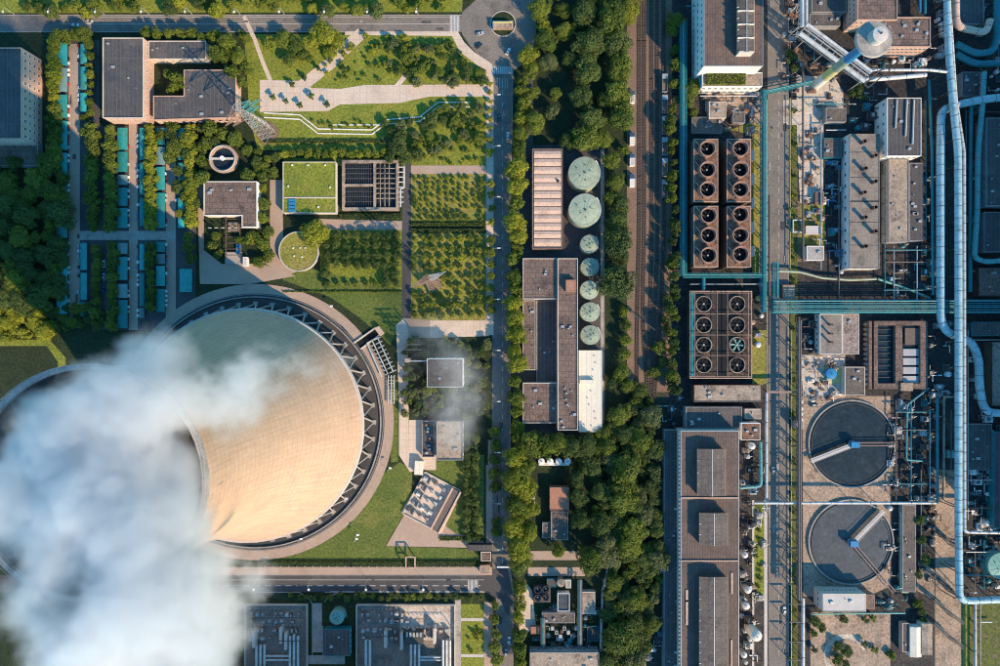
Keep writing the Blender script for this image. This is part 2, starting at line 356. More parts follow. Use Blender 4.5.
ground('path', [(320,219),(402,221),(402,230),(320,230)], 'pave_pink')
ground('path', [(270,180),(282,180),(284,262),(296,272),(286,276),(262,262),(270,250)], 'pave_pink')
ground('path', [(197,180),(204,180),(204,250),(222,264),(262,264),(296,276),(250,284),(200,284)], 'pave_pink')
ground('path', [(430,320.5),(489,320.5),(489,336),(430,338)], 'plaza')
ground('path', [(402,318),(430,320),(430,338),(402,338)], 'pave_pink')
ground('path', [(396,325),(404,318),(408,330),(409,455),(420,470),(410,472),(399,455),(399,400)], 'plaza')
ground('path', [(409,420),(436,420),(436,470),(420,470),(409,455)], 'plaza')
ground('apron', [(386,546),(404,515),(412,500),(455,533),(484,541),(484,548)], 'pave_pink')
ground('path', [(455,600),(461,600),(461,760),(455,760)], 'concrete'); ground('path', [(461,618),(490,618),(490,621),(461,621)], 'concrete_pale'); ground('path', [(461,654),(490,654),(490,657),(461,657)], 'concrete_pale')
ground('path', [(528,551),(582,551),(582,560),(528,560)], 'pave_pink'); ground('path', [(528,567),(585,567),(585,576),(528,576)], 'pave_pink')
ground('path', [(524,580),(532,590),(536,625),(520,640),(517,600)], 'plaza')
ground('path', [(484,602),(493,602),(493,760),(484,760)], 'pave_pink')
ground('path', band([(614,545),(609,566),(603,590),(601,630),(600,760)], 3.6), 'concrete')
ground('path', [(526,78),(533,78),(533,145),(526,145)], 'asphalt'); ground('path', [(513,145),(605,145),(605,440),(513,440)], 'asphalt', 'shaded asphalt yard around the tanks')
ground('path', [(600.5,150),(604,150),(604,430),(600.5,430)], 'concrete')
# parking
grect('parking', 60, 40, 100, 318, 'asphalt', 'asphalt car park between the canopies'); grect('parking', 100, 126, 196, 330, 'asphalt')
grect('parking', 69, 44, 80, 318, 'pave_pink'); grect('parking', 129, 124, 138, 330, 'pave_pink'); grect('parking', 166, 124, 176, 330, 'pave_pink'); grect('parking', 80, 231, 176, 240, 'concrete')
# white rill wall through the garden
for off in (0, 4.5):
    tag(kerb([(264,113+off),(300,115+off),(318,129+off),(372,130+off),(385,120+off),(420,117+off),(438,102.5+off),(470,102.5+off)], .6, .5, 'garden_wall', 'wall_white'),
        ('upper' if off == 0 else 'lower')+' of the two white zigzag garden walls below the plaza', 'wall')['kind'] = 'thing'
tag(kerb([(333,125),(385,125)], .5, .4, 'garden_wall', 'wall_white'), 'short straight white garden wall between the zigzag walls', 'wall')['kind'] = 'thing'
# works side
ground('slab', [(796,75),(835,78),(843,92),(843,120),(824,115),(823,200),(800,205),(797,140)], 'slab', 'bleached bare concrete in sunlight')
ground('slab', [(783,100),(798,100),(798,125),(783,125)], 'slab')
ground('slab', [(800,355),(845,355),(845,396),(803,396)], 'slab')
ground('apron', [(802,396),(890,396),(893,480),(893,500),(893,585),(858,600),(803,596)], 'bare', 'bare earth and concrete around the settling basins')
ground('verge', [(730,130),(762,118),(762,275),(752,275),(752,135)], 'lawn_dry'); ground('verge', [(752,330),(766,330),(766,385),(752,385)], 'lawn_dry')
ground('verge', [(754,505),(764,505),(764,600),(754,600)], 'lawn'); ground('path', [(752,500),(754,500),(754,666),(752,666)], 'concrete_pale'); ground('path', [(764,500),(767,500),(767,666),(764,666)], 'concrete_pale')
ground('yard', [(810,612),(890,612),(890,780),(810,780)], 'bare', 'sandy yard with trees and turning circle')
ground('yard', [(966,600),(1100,600),(1100,780),(966,780)], 'verge'); ground('verge', [(962,600),(968,600),(968,780),(962,780)], 'lawn_dry')
ground('yard', [(890,480),(935,480),(935,600),(890,600)], 'yard'); ground('slab', [(918,560),(934,570),(934,600),(916,590)], 'bare'); ground('slab', [(944,478),(958,478),(958,500),(944,500)], 'bare')
ground('yard', [(705,92),(762,92),(762,112),(705,112)], 'bare'); ground('yard', [(752,114),(763,112),(763,124),(748,124)], 'bare')
ground('road', [(797,200),(803,205),(803,262),(797,262)], 'soil'); ground('yard', [(800,205),(825,205),(825,245),(800,245)], 'lawn_dry')

kerb([(830,628),(888,628)],.4,.2,'kerb','concrete_pale'); kerb(arc(846,656,16,150,330,20),.5,.2,'kerb','concrete_pale'); ground('path', band(arc(846,656,20,140,340,20),5), 'slab')
# ------------------------------------------------------------------ cooling tower
TC = (256.0, 422.0); tc = P(*TC); TZ = 162.0
ground('ring_path', arc(TC[0], TC[1], 138, 0, 360, 96)[:-1], 'pave_pink', 'paved ring path around the cooling tower')
ground('ring_apron', arc(TC[0], TC[1], 128.5, 0, 360, 96)[:-1], 'asphalt')
tw = thing('cooling_tower', 'huge beige concrete hyperbolic cooling tower on slanted columns, steam pouring from its mouth', 'cooling tower', tc)
def tr(z):
    zt, rt = 130.0, 40.8
    a = (67.0/rt)**2-1; c1 = (zt-15)/sqrt(a)
    if z <= zt: return rt*sqrt(1+((zt-z)/c1)**2)
    return rt*sqrt(1+((z-zt)/c1*.6)**2)
def shell_mat():
    m = mat('tower_concrete', (.56,.365,.245), (.48,.315,.21), scale=.045, fine=.6, famt=.07, stain=((.40,.265,.18), .06, .45))
    N = m.node_tree.nodes; L = m.node_tree.links; b = N['Principled BSDF']
    src = b.inputs['Base Color'].links[0].from_socket
    tx = N.new('ShaderNodeTexCoord'); gr = N.new('ShaderNodeTexGradient'); gr.gradient_type = 'RADIAL'; L.new(tx.outputs['Object'], gr.inputs[0])
    sx = N.new('ShaderNodeSeparateXYZ'); L.new(tx.outputs['Object'], sx.inputs[0])
    def lines(sock, mul, w):
        a = N.new('ShaderNodeMath'); a.operation = 'MULTIPLY'; a.inputs[1].default_value = mul; L.new(sock, a.inputs[0])
        f = N.new('ShaderNodeMath'); f.operation = 'FRACT'; L.new(a.outputs[0], f.inputs[0])
        c = N.new('ShaderNodeMath'); c.operation = 'LESS_THAN'; c.inputs[1].default_value = w; L.new(f.outputs[0], c.inputs[0]); return c.outputs[0]
    A = lines(gr.outputs['Fac'], 132, .10); B = lines(sx.outputs['Z'], 1/4.2, .13)
    mxm = N.new('ShaderNodeMath'); mxm.operation = 'MAXIMUM'; L.new(A, mxm.inputs[0]); L.new(B, mxm.inputs[1])
    # streaks that run down the shell
    mp = N.new('ShaderNodeCombineXYZ'); aa = N.new('ShaderNodeMath'); aa.operation = 'MULTIPLY'; aa.inputs[1].default_value = 260; L.new(gr.outputs['Fac'], aa.inputs[0])
    zz = N.new('ShaderNodeMath'); zz.operation = 'MULTIPLY'; zz.inputs[1].default_value = .03; L.new(sx.outputs['Z'], zz.inputs[0])
    L.new(aa.outputs[0], mp.inputs[0]); L.new(zz.outputs[0], mp.inputs[1])
    ns = N.new('ShaderNodeTexNoise'); ns.inputs['Scale'].default_value = 1.0; ns.inputs['Detail'].default_value = 4; L.new(mp.outputs[0], ns.inputs['Vector'])
    rs = N.new('ShaderNodeMapRange'); rs.inputs[1].default_value = .3; rs.inputs[2].default_value = .7; rs.inputs[3].default_value = .90; rs.inputs[4].default_value = 1.07; L.new(ns.outputs[0], rs.inputs[0])
    k = N.new('ShaderNodeMapRange'); k.inputs[3].default_value = 1; k.inputs[4].default_value = .86; L.new(mxm.outputs[0], k.inputs[0])
    mu = N.new('ShaderNodeMath'); mu.operation = 'MULTIPLY'; L.new(k.outputs[0], mu.inputs[0]); L.new(rs.outputs[0], mu.inputs[1])
    vm = N.new('ShaderNodeVectorMath'); vm.operation = 'SCALE'; L.new(src, vm.inputs[0]); L.new(mu.outputs[0], vm.inputs['Scale'])
    L.new(vm.outputs[0], b.inputs['Base Color'])
    return m
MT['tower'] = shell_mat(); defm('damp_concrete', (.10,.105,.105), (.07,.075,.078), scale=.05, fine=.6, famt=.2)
zs = [15+(TZ-15)*i/60 for i in range(61)]
smooth_angle(MB().lathe(tc.x, tc.y, [(tr(z), z) for z in zs], 128).build('shell', 'tower', tw), 50)
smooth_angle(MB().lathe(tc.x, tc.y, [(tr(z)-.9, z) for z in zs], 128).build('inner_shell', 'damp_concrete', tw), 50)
smooth_angle(MB().lathe(tc.x, tc.y, [(tr(15)+.02,13.8),(tr(15)+.9,13.8),(tr(16.2)+.9,16.2),(tr(16.2)-.02,16.2)], 128, True).build('lintel_ring', 'concrete_pale', tw), 40)
smooth_angle(MB().lathe(tc.x, tc.y, [(tr(TZ)-1.2,TZ-.4),(tr(TZ)+.8,TZ-.4),(tr(TZ)+.8,TZ+1.2),(tr(TZ)-1.2,TZ+1.2)], 128, True).build('rim_walkway', 'concrete', tw), 40)
mbr = MB()
for i in range(64):
    a = 2*pi*i/64; r = tr(TZ)+.7; mbr.tube([(tc.x+r*cos(a), tc.y+r*sin(a), TZ+1.2), (tc.x+r*cos(a), tc.y+r*sin(a), TZ+2.4)], .05, 4)
mbr.ring(tc.x, tc.y, tr(TZ)+.64, tr(TZ)+.76, TZ+2.3, TZ+2.4, 64)
mbr.build('rim_railing', 'steel', tw)
NV = 44; rf = 118*S
vl = []
for sgn in (-1, 1):
    a = sgn*pi/NV
    vl.append(MB().tube([(rf, 0, .3), (tr(15)*cos(a), tr(15)*sin(a), 14.2)], .5, 8).mesh('column', 'concrete'))
for i in range(NV):
    for me in vl: inst('column', me, tw, (0,0,0), 2*pi*i/NV)
ft = MB().box(rf-1.4, -1.4, 0, rf+1.4, 1.4, .9).mesh('footing', 'concrete')
for i in range(NV): inst('footing', ft, tw, (0,0,0), 2*pi*i/NV)
MB().ring(tc.x, tc.y, 124.5*S, 125.5*S, 0, 1.6, 128).build('basin_wall', 'concrete', tw)
MB().cyl(tc.x, tc.y, 124.4*S, .05, .5, 96).build('basin_floor', 'wet_floor', tw)
mb = MB(); mb.cyl(tc.x, tc.y, tr(17)-2.2, 9.6, 10.6, 64)
mb.build('fill_deck', 'dark', tw)
# fence round the basin
fr = thing('basin_fence', 'low steel railing circling the cooling tower basin', 'railing', tc)
mbf = MB(); mbf.ring(tc.x, tc.y, 127.4*S, 127.7*S, 1.0, 1.12, 96)
for i in range(96): mbf.tube([(tc.x+127.5*S*cos(2*pi*i/96), tc.y+127.5*S*sin(2*pi*i/96), 0), (tc.x+127.5*S*cos(2*pi*i/96), tc.y+127.5*S*sin(2*pi*i/96), 1.1)], .06, 4)
mbf.build('rail', 'steel', fr)
# ------------------------------------------------------------------ trees: tapered trunk with limbs, crown of many leaf clumps; copies share mesh data
def crown_mesh(seed, nl, n, size, m, flat=.78):
    rd = random.Random(seed)
    lobes = []
    for i in range(nl):
        a = 2.399963*i+rd.uniform(-.6,.6); q = sqrt((i+.5)/nl)*rd.uniform(.55,.92)
        rr = rd.uniform(.20,.44)*(1.18-.45*q)
        lobes.append((q*cos(a), q*sin(a), 1.0+rd.uniform(-.10,.22)+.42*(1-q*q)*flat-.12, rr, rd.uniform(-.32,.32)))
    for i in range(nl//2):
        a = 2.399963*i*1.7+rd.uniform(-.4,.4)
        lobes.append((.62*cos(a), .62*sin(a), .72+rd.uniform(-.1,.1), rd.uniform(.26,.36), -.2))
    tot = sum(l[3]**2 for l in lobes)
    v, f, at = [], [], []
    for (cx, cy_, cz, rr, tone) in lobes:
        for k in range(int(n*rr*rr/tot)+1):
            u = rd.uniform(-.55,1); a = rd.uniform(0,2*pi); h = sqrt(max(0,1-u*u)); d = Vector((h*cos(a), h*sin(a), u))
            r_ = rr*rd.uniform(.72,1.08)
            p = Vector((cx,cy_,cz))+Vector((d.x*r_, d.y*r_, d.z*r_*.85))
            nrm = (d+Vector((rd.uniform(-.6,.6), rd.uniform(-.6,.6), rd.uniform(-.2,.9)))).normalized()
            t = nrm.cross(Vector((rd.uniform(-1,1),rd.uniform(-1,1),rd.uniform(-1,1)))).normalized(); b = nrm.cross(t)
            s1 = size*rd.uniform(.6,1.25); s2 = s1*rd.uniform(.55,.9); o = len(v)
            v += [tuple(p-t*s1*.6), tuple(p+b*s2*.6+nrm*s1*.1), tuple(p+t*s1*.7-nrm*s1*.12), tuple(p-b*s2*.6+nrm*s1*.1)]
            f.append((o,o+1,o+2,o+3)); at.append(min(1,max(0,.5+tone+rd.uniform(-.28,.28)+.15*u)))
    me = bpy.data.meshes.new('crown'); me.from_pydata(v, [], f)
    A = me.attributes.new('leaf', 'FLOAT', 'FACE'); A.data.foreach_set('value', at)
    me.materials.append(MT[m]); me.update(); return me
def trunk_mesh(seed, w=.07):
    rd = random.Random(seed); mb = MB()
    mb.tube([(0,0,0),(.01,.02,.25),(-.01,.01,.6),(.02,0,1.0)], [w*1.25,w,w*.8,w*.4], 7)
    for i in range(5):
        a = i*1.2566+rd.uniform(-.3,.3); z = rd.uniform(.4,.62); q = rd.uniform(.4,.6)
        mb.tube([(0,0,z),(q*.5*cos(a),q*.5*sin(a),z+.22),(q*cos(a),q*sin(a),z+.5)], [w*.5,w*.36,w*.12], 5)
    return mb.mesh('trunk', 'bark')
TR = [trunk_mesh(i) for i in range(3)]
_cm = {}
def crown_for(cls, var, m):
    k = (cls, var, m)
    if k not in _cm:
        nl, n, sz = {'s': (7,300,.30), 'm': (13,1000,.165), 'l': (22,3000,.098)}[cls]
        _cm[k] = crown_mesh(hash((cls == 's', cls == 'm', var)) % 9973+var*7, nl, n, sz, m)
    return _cm[k]
_tr = random.Random(77); TREES = {}
def tree(px, py, rpx, m, name, label, group=None, tall=1.0, cat='tree'):
    z = 1.1*rpx*S*tall; r = rpx*S*(1-z/H); z = 1.1*r*tall
    p = P(px, py, z)
    t = thing(name, label, cat, (p.x, p.y, 0), group, _tr.uniform(0, 6.28))
    if group: TREES.setdefault((label, group), []).append((round(py/4), px, t))
    t.scale = (r*_tr.uniform(.86,1.18), r*_tr.uniform(.86,1.18), r*tall)
    cls = 's' if r < 2.7 else ('m' if r < 5.2 else 'l')
    v = _tr.randrange(4)
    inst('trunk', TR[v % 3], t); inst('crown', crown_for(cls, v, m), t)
    return t
def inside(p, poly):
    c = False; x, y = p
    for i in range(len(poly)):
        (x0,y0),(x1,y1) = poly[i-1], poly[i]
        if (y0 > y) != (y1 > y) and x < (x1-x0)*(y-y0)/(y1-y0)+x0: c = not c
    return c
def fill(poly, gap, r0, r1, ms, name, label, group, seed, cap=400, tall=1.0, cat='tree'):
    rd = random.Random(seed); pts = []
    xs = [p[0] for p in poly]; ys = [p[1] for p in poly]
    for _ in range(6000):
        p = (rd.uniform(min(xs),max(xs)), rd.uniform(min(ys),max(ys)))
        if not inside(p, poly) or (hypot(p[0]-225,p[1]-160) < 22 and 190 < p[0] < 260): continue
        r = rd.uniform(r0, r1)
        if all(hypot(p[0]-q[0], p[1]-q[1]) > (r+q[2])*gap for q in pts):
            pts.append((*p, r))
            if len(pts) >= cap: break
    for (x_, y_, r) in pts: tree(x_, y_, r, rd.choice(ms), name, label, group, tall*rd.uniform(.85,1.15), cat)
    return len(pts)
BT = 'garden_tree'
# woodland between the road and the railway
WL = ('dense broadleaf tree in the woodland beside the railway', 'trees of the woodland beside the railway')
for (a,b,r,m) in ((540,8,13,'leaf_mid'),(546,40,11,'leaf_mid'),(528,56,11,'leaf_bright'),(548,62,10,'leaf_grey'),(533,92,7,'leaf_mid'),(556,93,7.5,'leaf_mid'),(535,122,13,'leaf_mid'),(545,28,8,'leaf_bright'),
    (585,12,14,'leaf_dark'),(612,14,18,'leaf_mid'),(628,10,12,'leaf_bright'),(590,42,15,'leaf_dark'),(618,42,14,'leaf_dark'),(588,70,14,'leaf_dark'),(582,96,13,'leaf_dark'),(592,118,13,'leaf_dark'),(620,66,14,'leaf_mid'),(617,92,14,'leaf_mid'),(622,116,14,'leaf_mid'),(586,138,15,'leaf_mid'),(568,140,9,'leaf_dark'),(565,30,10,'leaf_mid'),(570,58,9,'leaf_dark'),(604,100,9,'leaf_dark'),(563,10,9,'leaf_mid'),(602,28,10,'leaf_dark'),(603,138,9,'leaf_mid'),(532,68,9,'leaf_mid'),(527,110,7,'leaf_bright'),(552,112,8,'leaf_grey'),(638,-12,15,'leaf_mid'),(600,-14,16,'leaf_mid'),(560,-16,14,'leaf_mid')):
    tree(a,b,r,m,'woodland_tree',*WL, tall=1.1)
WL2 = ('broadleaf tree between the pale green tanks and the railway', 'trees between tanks and railway')
for (a,b,r,m) in ((612,160,9,'leaf_mid'),(616,182,9,'leaf_mid'),(611,198,8,'leaf_mid'),(620,205,9,'leaf_dark'),(616,222,11,'leaf_dark'),(619,242,16,'leaf_dark'),(617,283,17,'leaf_dark'),(622,258,9,'leaf_dark'),(624,150,6,'leaf_mid'),
    (624,312,5,'leaf_mid'),(627,325,6,'leaf_mid'),(626,340,7,'leaf_mid'),(625,355,7,'leaf_mid'),(622,372,9,'leaf_mid'),(628,385,9,'leaf_mid'),(614,382,8,'leaf_dark')):
    tree(a,b,r,m,'woodland_tree',*WL2, tall=1.2)
fill([(562,448),(602,434),(640,390),(655,400),(662,560),(645,666),(640,690),(606,690),(608,570),(600,545),(590,470)], .55, 5, 13, ['leaf_dark','leaf_dark','leaf_grey','leaf_mid'], 'woodland_tree', 'dark tree in the wood left of the long hall', 'trees of the wood beside the long hall', 11, 120)
for (a,b,r) in ((626,470,17),(640,440,14),(622,500,16),(634,530,15),(630,545,13),(622,640,18),(636,600,13),(620,415,12)): tree(a,b,r,'leaf_mid','woodland_tree','dark tree in the wood left of the long hall','trees of the wood beside the long hall')
# avenue along the vertical road
AV = ('bright green street tree in the avenue east of the vertical road', 'street trees east of the vertical road')
for (a,b,r,m) in ((516,168,10,'leaf_bright'),(517,186,10,'leaf_bright'),(515,222,10,'leaf_bright'),(518,234,9,'leaf_bright'),(514,258,7,'leaf_mid'),(515,276,8,'leaf_mid'),(513,304,9,'leaf_bright'),(515,318,9,'leaf_bright'),(517,334,9,'leaf_bright'),(514,352,8,'leaf_bright'),(517,364,9,'leaf_bright'),(515,382,7,'leaf_mid'),(516,398,8,'leaf_mid'),(517,412,7,'leaf_mid'),(518,427,7,'leaf_bright'),
    (532,444,11,'leaf_mid'),(545,446,10,'leaf_mid'),(558,444,10,'leaf_mid'),(572,447,10,'leaf_dark'),(585,443,9,'leaf_dark'),(515,458,11,'leaf_bright'),(523,470,11,'leaf_mid'),(514,482,11,'leaf_bright'),(525,490,11,'leaf_bright'),(516,505,11,'leaf_mid'),(527,510,10,'leaf_bright'),(514,526,12,'leaf_bright'),(527,532,11,'leaf_bright'),(518,548,12,'leaf_bright'),(521,562,10,'leaf_mid'),
    (520,588,7,'leaf_bright'),(521,604,7,'leaf_bright'),(519,618,6,'leaf_bright'),(519,636,7,'leaf_mid'),(520,650,7,'leaf_mid'),(521,664,7,'leaf_bright'),(558,552,7,'leaf_bright'),(577,478,8,'leaf_dark'),(578,498,8,'leaf_dark'),(580,520,9,'leaf_dark'),(590,560,12,'leaf_mid'),(600,550,9,'leaf_grey')):
    tree(a,b,r*1.18,m,'avenue_tree',*AV, tall=1.45)
for (a,b,r) in ((523,80,8),(522,92,8),(524,104,8),(522,118,8),(521,134,9),(519,150,9),(516,204,8),(517,246,7),(516,288,8),(517,437,8)): tree(a,b,r,'leaf_mid','avenue_tree',*AV, tall=1.7)
AW = ('round street tree on the pavement west of the vertical road', 'street trees west of the vertical road')
for (a,b,r) in ((490,84,3.4),(490,92,3.2),(490,101,3.2),(490,110,3.4),(490,119,3.2),(490,128,3.4),(490,140,4),(490,152,4.5),(491,184,4.5),(491,194,4.2),(492,208,4.5),(491,222,4.5),(491,240,6),(490,252,6),(491,264,5),(491,276,5),(490,288,5.5),(491,300,6),(491,310,5),(494,432,7),(496,446,7),(494,460,6),(494,474,7),(495,487,7),(496,522,5),(496,532,6),(495,606,5),(494,620,6),(496,634,6),(495,648,7),(497,660,7),(476,440,5)):
    tree(a,b,r,'leaf_mid' if r > 4.6 else 'leaf_bright','street_tree',*AW)
# strip north of the top road
fill([(20,-30),(470,-30),(455,8),(300,12),(20,13)], .62, 4, 9, ['leaf_mid','leaf_mid','leaf_bright','leaf_dark'], 'roadside_tree', 'green tree in the belt above the top road', 'trees north of the top road', 3, 95)
# gardens around the office blocks
OG = ('garden tree beside the dark roofed office block', 'garden trees around the office block')
for (a,b,r) in ((145,32,6),(156,33,6),(168,33,6),(180,33,6),(192,33,6),(202,38,6),(214,36,8),(226,42,10),(218,54,10),(238,56,9),(232,72,8),(246,68,7),(168,74,6),(178,80,8),(172,88,6),(240,82,6),(244,36,7)):
    tree(a,b,r,'leaf_mid',BT,*OG, tall=1.5)
for (a,b,r) in ((270,42,8),(284,38,9),(296,46,8),(290,60,8),(312,40,8),(324,32,13),(336,40,9),(330,52,7),(305,56,7)): tree(a,b,r,'leaf_mid' if a < 310 else 'leaf_bright',BT,'garden tree on the lawn between the top road and the plaza','trees above the plaza')
fill([(378,42),(450,40),(458,52),(484,72),(484,84),(402,82),(384,66)], .62, 3, 6.5, ['leaf_dark','leaf_mid','leaf_grey'], BT, 'shrubby tree in the thicket above the plaza', 'thicket above the plaza', 8, 46)
for (a,b,r) in ((388,37,4.5),(404,37,5),(386,64,4.5),(372,52,4),(366,36,4),(351,46,4.5),(344,54,3.5)): tree(a,b,r,'leaf_bright','garden_bush','bright yellow green bush by the diagonal garden path','bright bushes by the diagonal path', .8, 'bush')
PT = ('small clipped tree standing in the plaza paving', 'clipped trees on the plaza')
for (a,b) in ((273,97),(286,101),(300,105),(311,96),(327,104),(292,84),(304,77),(318,68),(330,60),(345,70)): tree(a,b,3.2,'leaf_dark','plaza_tree',*PT, tall=1.5)
fill([(384,122),(420,120),(440,106),(484,106),(484,150),(455,140),(440,150),(412,160),(400,160),(384,140)], .66, 3.5, 8, ['leaf_dark','leaf_mid','leaf_grey'], BT, 'tree in the lower garden below the zigzag wall', 'trees below the zigzag wall', 21, 40)
fill([(310,120),(372,120),(372,128),(330,128)], .9, 1.2, 2.2, ['leaf_mid'], 'garden_bush', 'small bush on the lawn by the zigzag wall', 'small bushes by the zigzag wall', 2, 14, cat='bush')
fill([(330,40),(380,44),(384,82),(320,80)], .95, 1.2, 3.2, ['leaf_mid','leaf_bright'], 'garden_bush', 'small bush dotted over the lawn above the plaza', 'bushes dotted over the upper lawn', 23, 26, cat='bush')
fill([(415,140),(480,140),(484,164),(415,164)], .95, 1.2, 3, ['leaf_mid','leaf_bright'], 'garden_bush', 'small bush dotted over the lowest lawn of the garden', 'bushes on the lowest garden lawn', 24, 22, cat='bush')
HR = ('round tree in the hedge row above the grass roofed building', 'hedge row of round trees')
for i in range(13): tree(284+i*8.3, 153+_tr.uniform(-1.5,1.5), _tr.uniform(4.5,6), 'leaf_mid' if i % 3 else 'leaf_bright', BT, *HR)
for (a,b,r) in ((395,146,9),(402,152,8),(390,158,7),(400,136,8)): tree(a,b,r,'leaf_dark',BT,'tall tree beside the filter basins','trees beside the filter basins')
TG = ('garden tree around the round ring tank', 'trees around the ring tank')
fill([(158,128),(200,122),(255,145),(282,148),(280,176),(250,178),(205,178),(195,220),(180,215)], .62, 5, 9, ['leaf_mid','leaf_mid','leaf_dark'], BT, *TG, 15, 34)
for (a,b,r) in ((262,188,5,),(264,204,7),(262,218,7),(268,232,7),(262,244,8),(252,238,7),(268,256,7),(258,262,6),(240,240,6),(216,236,6),(212,246,6),(218,254,6)): tree(a,b,r,'leaf_bright' if r == 5 else 'leaf_mid',BT,'garden tree beside the brown roofed garden building','trees beside the brown garden building')
tree(314,234,14,'leaf_bright',BT,'large bright green tree leaning over the round grass topped tank')
# orchard plots
O1 = ('round dark orchard tree in the plot by the covered tank', 'orchard plot beside the grass topped tank')
for j in range(6):
    for i in range(8):
        if j >= 4 and 1 <= i <= 5: continue
        tree(326+i*10+_tr.uniform(-1,1), 235+j*9.8+_tr.uniform(-1,1), _tr.uniform(4.4,5.4), 'leaf_dark', 'orchard_tree', *O1)
for i in range(7): tree(328+i*9.5, 284+_tr.uniform(-1,1), 3.2, 'leaf_mid', 'orchard_tree', *O1)
O2 = ('small yellowish shrub in the plot under the pink path', 'shrubs of the plot under the pink path')
for j in range(8):
    for i in range(11):
        if _tr.random() < .14: continue
        edge = j >= 6 or i in (0,10)
        tree(415+i*6.6+_tr.uniform(-.9,.9), 179+j*5.6+_tr.uniform(-.9,.9), _tr.uniform(1.5,2.6)+(.7 if edge else 0), 'leaf_bright' if not edge else 'leaf_mid', 'planted_shrub', *O2, tall=1.2, cat='shrub')
O3 = ('round orchard tree in the plot around the lattice pylon', 'orchard plot around the pylon')
for j in range(9):
    for i in range(8):
        x_, y_ = 414+i*9.4+_tr.uniform(-1.4,1.4), 239+j*9.4+_tr.uniform(-1.4,1.4)
        if 408 < x_ < 446 and 274 < y_ < 294 and _tr.random() < .6: continue
        c_ = 2 <= i <= 5 and j < 7
        tree(x_, y_, _tr.uniform(3.0,4.7), 'leaf_bright' if c_ and _tr.random() < .6 else 'leaf_mid', 'orchard_tree', *O3)
fill([(404,338),(488,342),(486,415),(463,418),(463,392),(425,392),(425,355),(404,356)], .66, 3.5, 7.5, ['leaf_mid','leaf_dark','leaf_grey'], BT, 'garden tree under thin steam around the small grey building', 'trees around the small grey building', 33, 44)
fill([(404,362),(424,362),(424,395),(460,395),(460,415),(404,415)], .68, 3.5, 6.5, ['leaf_mid','leaf_dark','leaf_grey'], BT, 'garden tree under thin steam around the small grey building', 'trees around the small grey building', 34, 30)
for j in range(12):
    for i in range(2): tree(467+i*8+_tr.uniform(-1,1), 437+j*9.2+_tr.uniform(-1,1), _tr.uniform(4.2,5.6), 'leaf_dark', 'orchard_tree', 'dark round tree in the row beside the transformer yard', 'double row beside the transformer yard')
# parking trees
PK = 'leafy tree in the rows between the parking canopies'; PKG = 'trees between the parking canopies'
def row(x0, y0, x1, y1, step, r0, r1, m, label, group):
    n = int(hypot(x1-x0, y1-y0)/step)
    for i in range(n+1):
        t = i/max(n,1); tree(x0+(x1-x0)*t+_tr.uniform(-1,1), y0+(y1-y0)*t+_tr.uniform(-1,1), _tr.uniform(r0,r1), m, 'parking_tree', label, group, 1.15)
row(53,42,53,98,7.7,5.6,7.5,'leaf_bright',PK,PKG); row(56,36,84,34,7.7,6.7,9.2,'leaf_mid',PK,PKG); row(89,46,90,112,8.6,3.9,5.8,'leaf_mid',PK,PKG)
row(54,110,54,160,8.6,6.7,9.2,'leaf_mid',PK,PKG); row(92,128,92,225,7.7,6.2,8.6,'leaf_mid',PK,PKG); row(110,130,110,225,7.7,6.2,8.0,'leaf_mid',PK,PKG); row(150,128,150,225,7.3,5.6,7.5,'leaf_bright',PK,PKG)
row(190,128,190,222,7.3,5.6,7.5,'leaf_bright',PK,PKG); row(187,236,190,258,8.6,5.6,8.0,'leaf_mid',PK,PKG); row(96,248,96,310,7.7,4.5,6.3,'leaf_mid',PK,PKG); row(112,246,112,326,7.7,5.0,6.9,'leaf_mid',PK,PKG); row(150,246,150,306,7.7,5.0,6.9,'leaf_mid',PK,PKG)
row(84,118,84,132,8,5,6,'leaf_mid',PK,PKG)
fill([(-20,160),(60,160),(64,180),(62,300),(30,306),(-20,300)], .62, 8, 14, ['leaf_mid','leaf_dark'], 'grove_tree', 'large tree in the shaded grove left of the car park', 'grove left of the car park', 41, 44)
fill([(-20,305),(44,312),(44,332),(-20,336)], .6, 7, 10, ['leaf_bright'], 'grove_tree', 'bright sunlit tree at the foot of the grove', 'sunlit trees at the foot of the grove', 42, 14)
tree(10,298,10,'leaf_grey',BT,'single grey green tree standing above the sunlit trees of the grove')
fill([(44,306),(104,308),(104,326),(44,330)], .6, 4, 7, ['leaf_mid','leaf_dark'], BT, 'small tree in the shaded belt below the car park', 'belt below the car park', 43, 22)
# right side
RT = ('tree standing along the teal pipes beside the railway', 'trees along the teal pipes')
for (a,b,r,m) in ((676,20,10,'leaf_mid'),(672,30,7,'leaf_mid'),(675,50,6,'leaf_mid'),(676,64,7,'leaf_mid'),(676,84,7,'leaf_mid'),(692,88,9,'leaf_mid'),(688,100,8,'leaf_mid'),(694,112,5,'leaf_mid'),(678,100,6,'leaf_grey'),(660,348,7,'leaf_mid'),(666,322,6,'leaf_dark'),(655,372,7,'leaf_mid'),(672,384,6,'leaf_grey'),(676,380,7,'leaf_grey'),(668,300,6,'leaf_dark'),(672,264,7,'leaf_dark'),(664,362,6,'leaf_dark')):
    tree(a,b,r,m,BT,*RT)
for k in range(26): tree(672.5+_tr.uniform(-2.5,3.5), 108+k*11.2+_tr.uniform(-3,3), _tr.uniform(4.5,7), _tr.choice(['leaf_dark','leaf_mid']), BT, 'tall dark tree in the shaded belt beside the wagon track', 'belt beside the wagon track', 1.9)
YT = ('small tree on the sandy yard below the settling basins', 'trees on the sandy yard')
